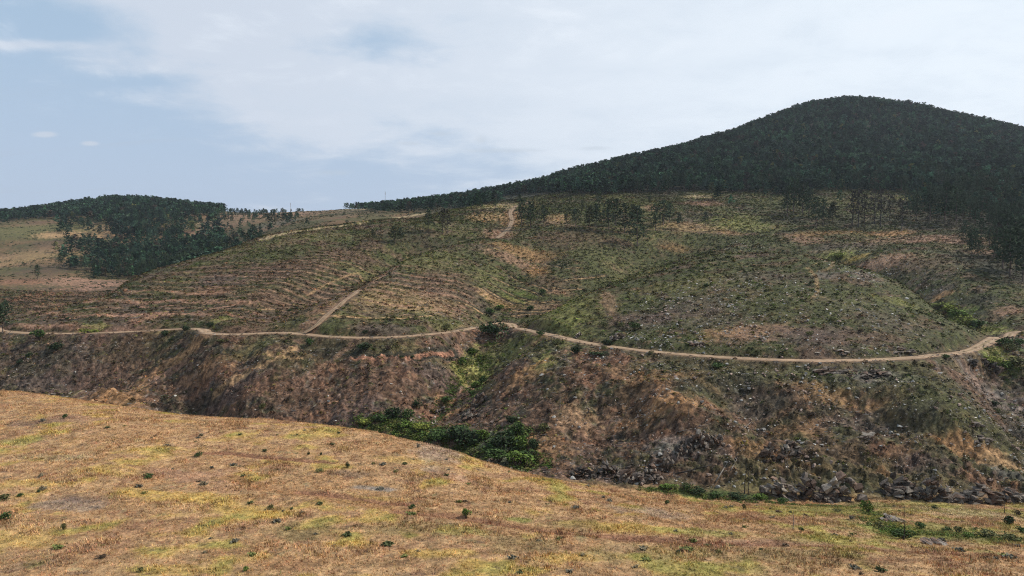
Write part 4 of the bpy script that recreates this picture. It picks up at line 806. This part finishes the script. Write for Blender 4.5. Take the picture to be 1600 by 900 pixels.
B_ = [
 (62,530,24,18,'g','green bush on the lower verge of the road, left part of the view',150),(90,546,26,15,'d','wide dark bush just below the green roadside bush',150),(47,558,12,11,'d','small dark bush under the wide dark one on the left slope',150),(31,568,10,8,'d','tiny dark bush lowest on the left slope',150),(140,520,30,8,'y','flat yellow green bush lying along the upper road edge',150),
 (257,524,14,12,'d','dark round bush on the lower road edge near the bend',150),(289,517,13,11,'d','dark round bush on the upper road edge near the bend',150),(344,536,18,8,'o','low olive bush below the spur nose',150),(330,510,16,9,'d','dark bush above the spur nose',150),(483,541,13,14,'g','small green bush hanging below the track junction',150),
 (572,546,26,16,'d','wide dark bush under the road in the middle spur',150),(606,546,16,9,'n','brown bush right of the wide dark one under the road',150),(586,522,18,10,'n','dark brown bush on the bank above the road',150),(572,521,14,8,'d','small dark bush on the bank left of the brown one',150),(697,516,17,14,'o','olive bush on the bank above the road before the gully',150),
 (772,528,36,32,'d','big dark green bush at the head of the gully beside the road',150),(760,522,20,18,'g','green bush touching the left side of the big dark one',150),(735,552,14,12,'d','dark bush in the gully below the big one',150),(741,556,18,14,'b','bright green bush in the gully below the road',150),(722,570,20,14,'b','bright green bush halfway down the gully',150),(745,608,18,14,'b','bright green bush on the right side of the gully',150),(752,600,16,14,'g','green bush behind the bright one on the right side of the gully',150),(700,628,20,12,'g','green bush low in the gully, above the stream',140),(738,618,12,9,'g','small green bush on the rocky bank of the gully',140),
 (651,636,15,15,'d','round dark bush right above the stream trees',140),(618,653,34,22,'d','large dark bush left of the stream bend',140),(637,655,24,18,'g','green bush beside the large dark one at the stream bend',140),(597,660,26,15,'g','green bush left end of the stream thicket',140),(570,664,26,12,'y','yellow green bush at the left end of the stream',135),(655,672,30,14,'y','yellow green bush between the stream and the field',135),(632,668,24,12,'b','bright green bush in the stream bed below the dark ones',135),
 (686,688,38,20,'g','green bush in the stream thicket, left of its dark heart',130),(712,690,46,32,'d','large dark bush in the heart of the stream thicket',130),(736,694,40,26,'d','dark bush right of the large one in the thicket',130),(725,680,30,18,'g','green bush on top of the thicket heart',130),(764,704,36,20,'g','green bush in the middle of the stream thicket',130),(788,700,44,30,'d','dark tall bush filling the lower gully',130),(802,680,30,26,'g','green bush on the gully side above the dark tall one',130),(800,662,24,18,'d','dark bush high on the gully side, under the orange bank',130),(780,720,40,24,'g','green bush near the lower edge of the thicket',128),(808,728,44,26,'b','lively green bush at the right foot of the thicket',128),(826,724,32,28,'g','green bush at the right end of the thicket',128),(832,700,22,20,'d','dark bush on the bank at the right end of the thicket',130),(756,686,24,18,'b','bright green bush peeking from the thicket',130),(814,700,30,24,'b','bright bush in the upper right of the thicket',130),(850,672,22,14,'o','olive bush on the orange bank right of the thicket',130),(742,712,26,14,'o','olive bush on the field rim before the thicket',128),
 (902,552,19,18,'d','dark round bush on the lower edge of the right-hand road',150),(870,538,16,11,'o','olive bush on the lower edge of the road left of the dark round one',150),(844,524,14,9,'g','small green bush on the road edge where the road leaves the gully',150),(935,555,30,8,'d','flat dark bush under the right-hand road',150),(943,511,13,12,'o','olive bush left of a pair on the knoll flank',150),(992,515,15,14,'g','green bush right of a pair on the knoll flank',150),(1018,553,12,7,'o','small olive bush on the edge of the right-hand road',150),(1120,575,26,9,'g','flat green bush below the middle of the right-hand road',150),(950,540,24,14,'d','dark bush at the foot of the knoll above the road',150),(1478,560,12,8,'g','small green bush on the verge of the right-hand road',150),(846,460,12,10,'g','green bush in the upper gully',200),(828,484,12,9,'g','small green bush in the trenched hollow',200),(768,492,16,12,'g','green bush above the road at the gully mouth',200),(780,484,16,10,'b','bright bush above the road at the gully mouth',200),
 (1482,487,30,14,'y','yellow green bush top of the bright patch on the right',150),(1498,497,34,16,'b','bright green bush in the middle of the bright patch on the right',150),(1512,508,34,18,'y','yellow green bush low in the bright patch on the right',150),(1530,512,28,16,'g','darker green bush at the foot of the bright patch on the right',150),(1470,480,24,10,'y','small yellow green bush left in the bright patch on the right',150),(1310,404,26,12,'y','yellow green bush behind the knoll top',280),
 (1565,540,24,14,'g','green bush below the bend at the right end of the road',150),(1580,548,24,16,'o','olive bush below the bend at the right border',150),(1548,566,32,12,'y','yellow green bush under the last bend of the road',150),(1568,576,28,14,'b','bright bush on the slope under the last bend of the road',150),(1590,570,28,16,'o','olive bush by the right border below the road',150),(1592,540,22,14,'g','green bush by the right border near the road',150),
 # field and valley floor
 (67,658,14,8,'s','grey green bush left of a pair on the upper field',60),(100,654,11,11,'g','dark small bush right of a pair on the upper field',60),(310,713,17,10,'g','green bush at the end of the dark rut in the field',60),(543,730,9,13,'d','thin dark bush in the middle of the upper field',60),(482,711,7,9,'d','thin dark bush left of a pair by the upper rut',60),(502,711,6,8,'d','thin dark bush right of a pair by the upper rut',60),(499,737,20,9,'o','olive bush under the middle of the upper field',60),(653,700,9,13,'s','grey bush on the rim of the field above the thicket',60),(728,809,20,22,'b','bright green bush beside the reddish rut in the field',60),(423,796,18,12,'o','olive bush in the yellow part of the field',60),(643,794,14,11,'g','green bush right of the dark rut start',60),
 (4,812,28,20,'g','green bush cut by the left border low in the field',60),(8,780,28,14,'o','olive bush near the left border of the field',60),(30,776,14,8,'g','small green bush near the left border of the field',60),(60,769,9,8,'d','tiny dark bush right of the olive one near the left border',60),(100,828,12,18,'o','upright olive weed bush low in the left field',60),(230,746,26,9,'g','flat green bush in the yellow patch of the left field',60),(160,872,26,12,'n','brown bush low in the left field',60),(220,893,16,12,'o','olive bush at the lower border of the left field',60),(383,892,14,12,'b','bright green bush at the lower border of the field',60),(595,765,22,7,'s','flat grey bush in the middle of the field',60),(900,795,22,9,'s','grey bush right of the middle in the field',60),
 (1041,788,11,11,'g','round green bush on the right field, first after the thicket',60),(1162,796,9,15,'o','upright olive bush on the right field',60),(1155,783,10,9,'d','small dark bush on the rim of the right field',60),(1106,854,12,7,'g','green bush in the right half of the near field',60),(1060,864,12,8,'d','dark bush low in the right half of the field',60),(1384,812,13,14,'d','cone shaped dark seedling on the valley floor',60),(1356,801,26,28,'b','bright green young tree on the valley floor before the rocks',60),(1412,842,40,24,'g','wide green bush round the foot of the bare pole',60),(1398,838,24,18,'b','bright bush left of the bare pole',60),(1460,796,13,11,'d','dark bush on the valley floor right of the young tree',60),(1578,820,26,24,'d','large dark round bush near the right border of the floor',60),(1376,826,22,18,'o','olive bush left of the bare pole by a mound',60),(1440,826,22,14,'g','green bush right of the bare pole',60),(1478,830,20,12,'g','green bush farther right of the bare pole',60),(1496,832,24,16,'o','olive bush left of a pair on the right of the floor',60),(1515,838,22,10,'b','bright low bush right of a pair on the floor',60),(1545,840,44,18,'o','broad olive bush on the right of the floor',60),(1580,846,40,18,'o','broad olive bush by the right border of the field',60),(1590,806,16,16,'n','brown bush by the right border of the floor',60),(1595,832,22,14,'g','green bush by the right border of the field',60),(1310,800,18,8,'o','low olive bush before the left rock ledge',60),(1330,812,14,12,'s','grey bush on the right field',60),(1252,830,10,10,'g','small green bush at the foot of the thin dead stem',60),
 (1075,768,20,14,'g','green bush left of three on the strip below the rocks',118),(1090,772,26,14,'d','dark bush in the strip below the rocks',118),(1046,765,28,10,'b','bright low bush where the green strip begins',118),(1120,776,24,10,'g','green bush in the middle of the strip below the rocks',118),(1150,778,28,11,'d','dark bush right in the strip below the rocks',118),(1185,780,24,10,'b','bright bush right end of the strip below the rocks',118),(1220,785,20,9,'g','green bush before the first big rock ledge',118),
]
for a in B_:
    bush(a[0], a[1], a[2], a[3], a[4], a[5], a[6])
# small weeds of the field and shrublets of the slopes, one by one
def weed(seed, colr):
    v, f, c = leaf_cloud(np.random.default_rng(seed).normal(size=(90, 3))*np.array([.17, .17, .13])+np.array([0, 0, .26]), .26, np.random.default_rng(seed+1), shade=(.6, 1.4)); v[:, 2] = np.abs(v[:, 2])
    me = tri_mesh('weed_clump', v, f, c, colr); me.materials.append(M_leaf); return me
WD = [weed(i, c) for i, c in enumerate(((.07, .08, .03), (.13, .085, .05), (.13, .14, .04), (.12, .11, .08), (.22, .18, .11)))]
x, y = fan(700, 58, 122, -.76, .76); k = (mask_at(FLD, x, y) > .7) & (fbm(x, y, 16, 3, 401) > -.05); x, y = x[k][:130], y[k][:130]
WN = ['dark green', 'brown', 'yellow green', 'greyish', 'pale']; wk = rng.integers(0, 5, len(x)); wl_ = place_labels(x, y, gz(x, y), [WN[i]+' weed clump' for i in wk], 10)
for xx, yy, wi, al in zip(x, y, wk, wl_):
    o = put('weed_clump', WD[wi], None, None, (xx, yy, float(gz(xx, yy))-.04), label=al or 'small weed clump standing in the dry grass of the near field', category='weed', group='weed clumps in the near field')
    h = rng.uniform(.3, .85); o.scale = (h*rng.uniform(1, 1.9), h*rng.uniform(1, 1.9), h); o.rotation_euler = (0, 0, rng.uniform(0, 6.28))
SH = [(BK['d'][0], 'dark shrub'), (BK['o'][0], 'olive shrub'), (BK['n'][0], 'brown shrub')]
x, y = fan(1500, 140, 420, -.74, .74); k = (mask_at(FLD, x, y) < .2) & (fbm(x, y, 30, 3, 403) > -.1); px_, py_ = proj(x, y, gz(x, y)); k &= seen(x, y, gz(x, y)+.8)
dr = np.full(len(x), 99.)
for a in rd: dr = np.minimum(dr, np.hypot(x-a[0], y-a[1]))
k &= dr > 4; x, y = x[k][:170], y[k][:170]; bm_ = mask_at(below, x, y)
sk = rng.integers(0, 3, len(x)); sl_ = place_labels(x, y, gz(x, y), [SH[i][1] for i in sk], 10)
for xx, yy, b_, si, al in zip(x, y, bm_, sk, sl_):
    (cm, tm), nm = SH[si]; w = 'on the felled slope below the road' if b_ > .5 else 'on the heath above the road'
    o = put('shrub', None, None, None, (xx, yy, float(gz(xx, yy))-.05), label=al or f'knee high {nm} {w}', category='shrub', group=f'{nm}s {w}')
    h = rng.uniform(.7, 1.7); o.scale = (h*1.5, h*1.5, h); o.rotation_euler = (0, 0, rng.uniform(0, 6.28)); put('foliage', cm, None, o)

# ------------------------------------------------------------------ rock ledges
def outcrop(px, py, wpx, hpx, label, seed, y0=118, tone=1.0, tilt=-.35, group=None):
    import bmesh
    r = np.random.default_rng(seed); P = hit(px, py, y0); s_ = P[1]/F; w, h = wpx*s_*1.2, hpx*s_*1.15; vs, fs, cs = [], [], []; off = 0
    for k in range(int(20+wpx*.4)):
        bm = bmesh.new(); a, c = r.uniform(-.5, .5), r.uniform(0, 1); L_ = min(w*r.uniform(.14, .42), 2.6); th_ = min(h*r.uniform(.12, .36), .42*L_+.25); dp = r.uniform(.5, 1.6)*min(w, 3)*.4
        top = h*(1-abs(a)*1.1)*c
        for _ in range(13):
            q = r.uniform(-.5, .5, 3); q[2] = math.copysign(abs(q[2])**.6*.76, q[2]); bm.verts.new(Vector((q[0]*L_, q[1]*dp*1.6, q[2]*th_)))
        bmesh.ops.convex_hull(bm, input=bm.verts); bmesh.ops.triangulate(bm, faces=bm.faces)
        for v_ in [v_ for v_ in bm.verts if not v_.link_faces]: bm.verts.remove(v_)
        bm.verts.index_update(); v = np.array([v_.co[:] for v_ in bm.verts]); f = np.array([[g_.index for g_ in q.verts] for q in bm.faces]); bm.free()
        t = tilt+r.normal()*.16; x_, z_ = v[:, 0]*math.cos(t)-v[:, 2]*math.sin(t), v[:, 0]*math.sin(t)+v[:, 2]*math.cos(t); v[:, 0], v[:, 2] = x_, z_
        v += np.array([a*w, (top/h)*1.4+r.uniform(0, 1.0), top*.85]); vs.append(v); fs.append(f+off); off += len(v)
        cs.append(np.tile(np.array(((.17, .135, .11), (.14, .09, .065), (.08, .062, .05), (.22, .185, .15))[int(r.integers(0, 4))])*tone*r.uniform(.8, 1.2), (len(v), 1)))
    me = raw_mesh(bpy.data.meshes.new('rock_outcrop'), np.concatenate(vs), np.concatenate(fs), 3, np.concatenate(cs), True)
    put('rock_outcrop', me, M_rock, None, (P[0], P[1], P[2]-.25), label=label, category='rock', group=group)
for i, a in enumerate([
 (1222,779,44,34,'pale slabby rock ledge, left end of the row by the valley floor',1.25,-.3),(1262,782,34,40,'dark broken rock ledge between the two pale ones by the valley floor',.7,.5),(1322,784,46,46,'large pale cracked ledge left of the bright green young tree',1.15,.55),(1290,786,30,16,'low rubble ledge between the dark and the large pale one',.9,.1),
 (1406,772,44,30,'brown slanting ledge right of the young tree',.75,.5),(1425,780,34,22,'low brown ledge at the foot of the slanting one',.8,.4),(1466,784,36,36,'dark steep ledge in the middle of the right group',.6,.7),(1500,786,40,28,'ledge with thin slabs right of the dark steep one',.9,.2),(1540,788,42,30,'wide flat-topped ledge near the right border',.8,-.1),(1588,786,36,22,'grey ledge cut by the right border',1.0,-.1),
 (1042,738,26,34,'pale upright rock fingers above the left end of the green strip',1.3,1.2),(1022,752,24,24,'pale rock rubble left of the rock fingers',1.1,.4),(985,756,40,24,'pale rock rubble where the slope meets the field',1.0,.3),(1094,702,26,30,'pale upright rocks high above the fallen logs',1.15,1.2),(1120,694,20,22,'small upright rocks right of the high pale ones',1.05,1.2),(1070,712,20,22,'small dark rocks between the two upright groups',.7,.9),(912,748,30,18,'rocks coloured black as the shade of a hollow, low beside the field',.35,.2),(952,742,26,22,'brown rocks right of the black hollow',.8,.5),  # the hollow's shade is put into the black rock colour
 (1206,722,34,24,'dark ledge above the bare stems',.5,.3),(1240,712,34,20,'grey ledge right of the bare stems',.9,.5),(1350,690,40,14,'low pale rock band on the middle of the stony slope',1.1,.3),(1520,668,30,12,'flat pale slabs on the right of the stony slope',1.3,.1),(1536,690,26,12,'flat pale slabs below the first ones on the right',1.2,.1),(1370,590,44,12,'broken grey rocks just under the right-hand road',.9,.2),(1300,583,40,10,'low grey rocks just under the road, left of the broken ones',.9,.2),(1540,580,40,20,'dark rock bank under the last bend of the road',.55,.5),(1515,570,24,14,'dark rocks left on the bank under the last bend',.6,.5),
 (905,528,9,12,'white standing stone on the upper edge of the road near the gully',2.3,1.3),(966,530,20,12,'pale stones piled at the foot of the knoll, left',1.4,.3),(1088,541,22,12,'pale stones piled at the foot of the knoll, middle',1.4,.3),(1300,552,44,9,'pale cut rock along the upper edge of the right-hand road',1.2,.1),(1400,550,46,9,'grey cut rock along the upper road edge farther right',1.0,.1),
 (690,648,20,14,'grey rocks on the bank above the stream thicket',.9,.4),(752,632,26,18,'rusty rocks on the right bank of the side gully',.9,.8),(735,654,22,16,'grey rocks between the gully and the thicket',.8,.7),(678,664,8,12,'white upright stone above the stream thicket',2.2,1.3),(642,662,10,7,'pale small rock between two dark stream bushes',1.5,.2),(771,722,16,7,'pale flat rock on the rim of the field by the thicket',1.6,.1),(746,709,16,5,'long flat pale rock on the rim of the field',1.7,.05),(1468,852,24,6,'grey stone heap in the grass right of the bare pole',1.7,.2),(1402,817,24,6,'reddish stone mound behind the bare pole',1.2,.2)]):
    outcrop(a[0], a[1], a[2], a[3], a[4], 2000+i, 60 if a[1] > 795 or a[0] in (771, 746) else (118 if a[1] > 600 else 150), a[5], a[6])
# ------------------------------------------------------------------ dead stems, fallen logs, bare pole, masts
def snag(px, py, hpx, label, seed, mat, rad=.09, y0=60, name='dead_tree', lean=.05, limbs=2):
    P = hit(px, py, y0); h = hpx*P[1]/F; r = np.random.default_rng(seed); segs = trunk_segs(r, h, rad, lean, limbs); o = put(name, None, None, None, (P[0], P[1], P[2]), label=label, category='dead tree')
    tr = [q for q in segs if q[2] > rad*.29 or q[3] > rad*.07]; br = [q for q in segs if q not in tr]
    v, f = tube_mesh(tr); put('trunk', tri_mesh('trunk', v, f, flat=False), mat, o)
    if br: v, f = tube_mesh(br, 5); put('branches', tri_mesh('branches', v, f, flat=False), mat, o)
for i, a in enumerate([(1412,844,60,'tall thin bare stem rising from the wide green bush',M_char,.07,60,0),(1163,771,44,'charred bare stem left of a pair before the slope',M_char,.11,118,2),(1169,772,42,'charred bare stem right of a pair before the slope',M_char,.09,118,1),(1228,730,42,'pale bare stem left of a pair above the first ledge',M_dead,.07,118,0),(1231,733,36,'pale bare stem right of a pair above the first ledge',M_dead,.06,118,0),(1271,778,26,'short pale stem before the dark ledge',M_dead,.07,118,0),
 (1239,828,30,'thin brown dead stem on the right field',M_dead,.06,60,2),(1570,802,30,'thin dead stem at the right end of the valley floor',M_char,.06,60,0),(182,600,30,'bare burnt stem left of a pair on the left slope',M_char,.10,150,2),(190,600,30,'bare burnt stem right of a pair on the left slope',M_char,.09,150,2),(875,640,26,'pale bare stem on the orange bank left of centre',M_dead,.07,140,0),(817,620,22,'pale bare stem above the thicket',M_dead,.07,140,0),(1076,650,18,'pale bare stem on the orange patch',M_dead,.07,130,0),(1360,730,22,'pale bare stem on the right stony slope',M_dead,.07,118,0)]):
    snag(a[0], a[1], a[2], a[3], 3000+i, a[4], a[5], a[6], limbs=a[7])
def log(p0, p1, label, mat, rad, lift=(.1, .3)):
    A_, B2 = hit(*p0, 118), hit(*p1, 118); A_ = A_+[0, -.2, lift[0]]; B2 = B2+[0, -.2, lift[1]]; m = (A_+B2)/2
    segs = [(A_-m, (B2-A_)*.02, rad, rad*.8), ((B2-A_)*.02, B2-m, rad*.8, rad*.5)]
    r = np.random.default_rng(int(p0[0])); d = (B2-A_)
    for k in range(4):
        q = Vector(A_-m+d*r.uniform(.3, .95)); segs.append((q, q+Vector((r.normal()*.5, -.3, .5+.3*r.uniform())), rad*.25, rad*.08))
    v, f = tube_mesh(segs, 7); put('fallen_log', tri_mesh('fallen_log', v, f, flat=False), mat, None, tuple(m), label=label, category='log')
log((1055,744), (1112,730), 'long dark fallen log lying nearly level at the foot of the slope', M_char, .16, (.5, .5))
log((1118,753), (1143,713), 'pale fallen log pointing steeply up the slope', M_dead, .13)
log((1141,736), (1151,719), 'short pale log parallel to the steep pale one', M_dead, .10)
log((1160,672), (1172,662), 'pale snapped log high on the slope above the others', M_dead, .10)
log((1056,676), (1110,664), 'thin grey log lying across the upper stony slope', M_dead, .08)
log((786,482), (800,486), 'charred log lying in the trenched hollow', M_char, .12)
def mast(px, base, top, label, Y):
    u, s = ray(px, base); z = float(gz(u*Y, Y)); h = (ray(px, top)[1]-ray(px, base)[1])*Y+max(s*Y-z, 0); o = put('radio_mast', None, None, None, (u*Y, Y, z), label=label, category='radio mast'); segs = []; w = .5
    for a in range(3):
        t0, t1 = a*2.094, (a+1)*2.094; p = lambda t, zz, k=w: (math.cos(t)*k*(1-.5*zz/h), math.sin(t)*k*(1-.5*zz/h), zz)
        segs.append((p(t0, 0), p(t0, h), .10, .07))
        for q in range(8): segs.append((p(t0, h*q/8), p(t1, h*(q+1)/8), .05, .05))
    v, f = tube_mesh(segs, 4); put('lattice', tri_mesh('lattice', v, f), M_metal, o)
    v, f = tube_mesh([((0, 0, h), (0, 0, h*1.12), .09, .05), ((.5, 0, h*.8), (.5, 0, h*.95), .2, .2), ((-.5, .2, h*.82), (-.5, .2, h*.93), .2, .2)], 6); put('antenna', tri_mesh('antenna', v, f), M_metal, o)
mast(602, 322, 299, 'tall thin lattice mast on the skyline left of the mountain', 1240)
mast(454, 330, 317, 'short faint mast on the skyline above the far tan slope', 1240)
# ------------------------------------------------------------------ thin dry-season air
zl, zh = float(Z.min())-1, 330.0
hb = np.array([[a, b, c] for a in (-13800, 13800) for b in (-60, 9300) for c in (zl, zh)], float); hf = np.array([[0, 1, 3, 2], [4, 6, 7, 5], [0, 4, 5, 1], [2, 3, 7, 6], [0, 2, 6, 4], [1, 5, 7, 3]])
hm = raw_mesh(bpy.data.meshes.new('haze'), hb, hf, 4, None, True); mh = bpy.data.materials.new('air'); mh.use_nodes = True; T_ = mh.node_tree
for n_ in list(T_.nodes): T_.nodes.remove(n_)
vo = T_.nodes.new('ShaderNodeVolumePrincipled'); vo.inputs['Color'].default_value = (.80, .88, 1.0, 1); vo.inputs['Density'].default_value = HAZE; vo.inputs['Anisotropy'].default_value = .25
mo = T_.nodes.new('ShaderNodeOutputMaterial'); T_.links.new(vo.outputs[0], mo.inputs['Volume'])
if HAZE > 0: put('haze', hm, mh, label='thin bluish haze filling the valley and dimming the far hills', category='haze', kind='stuff')
print('objects', len(bpy.data.objects))
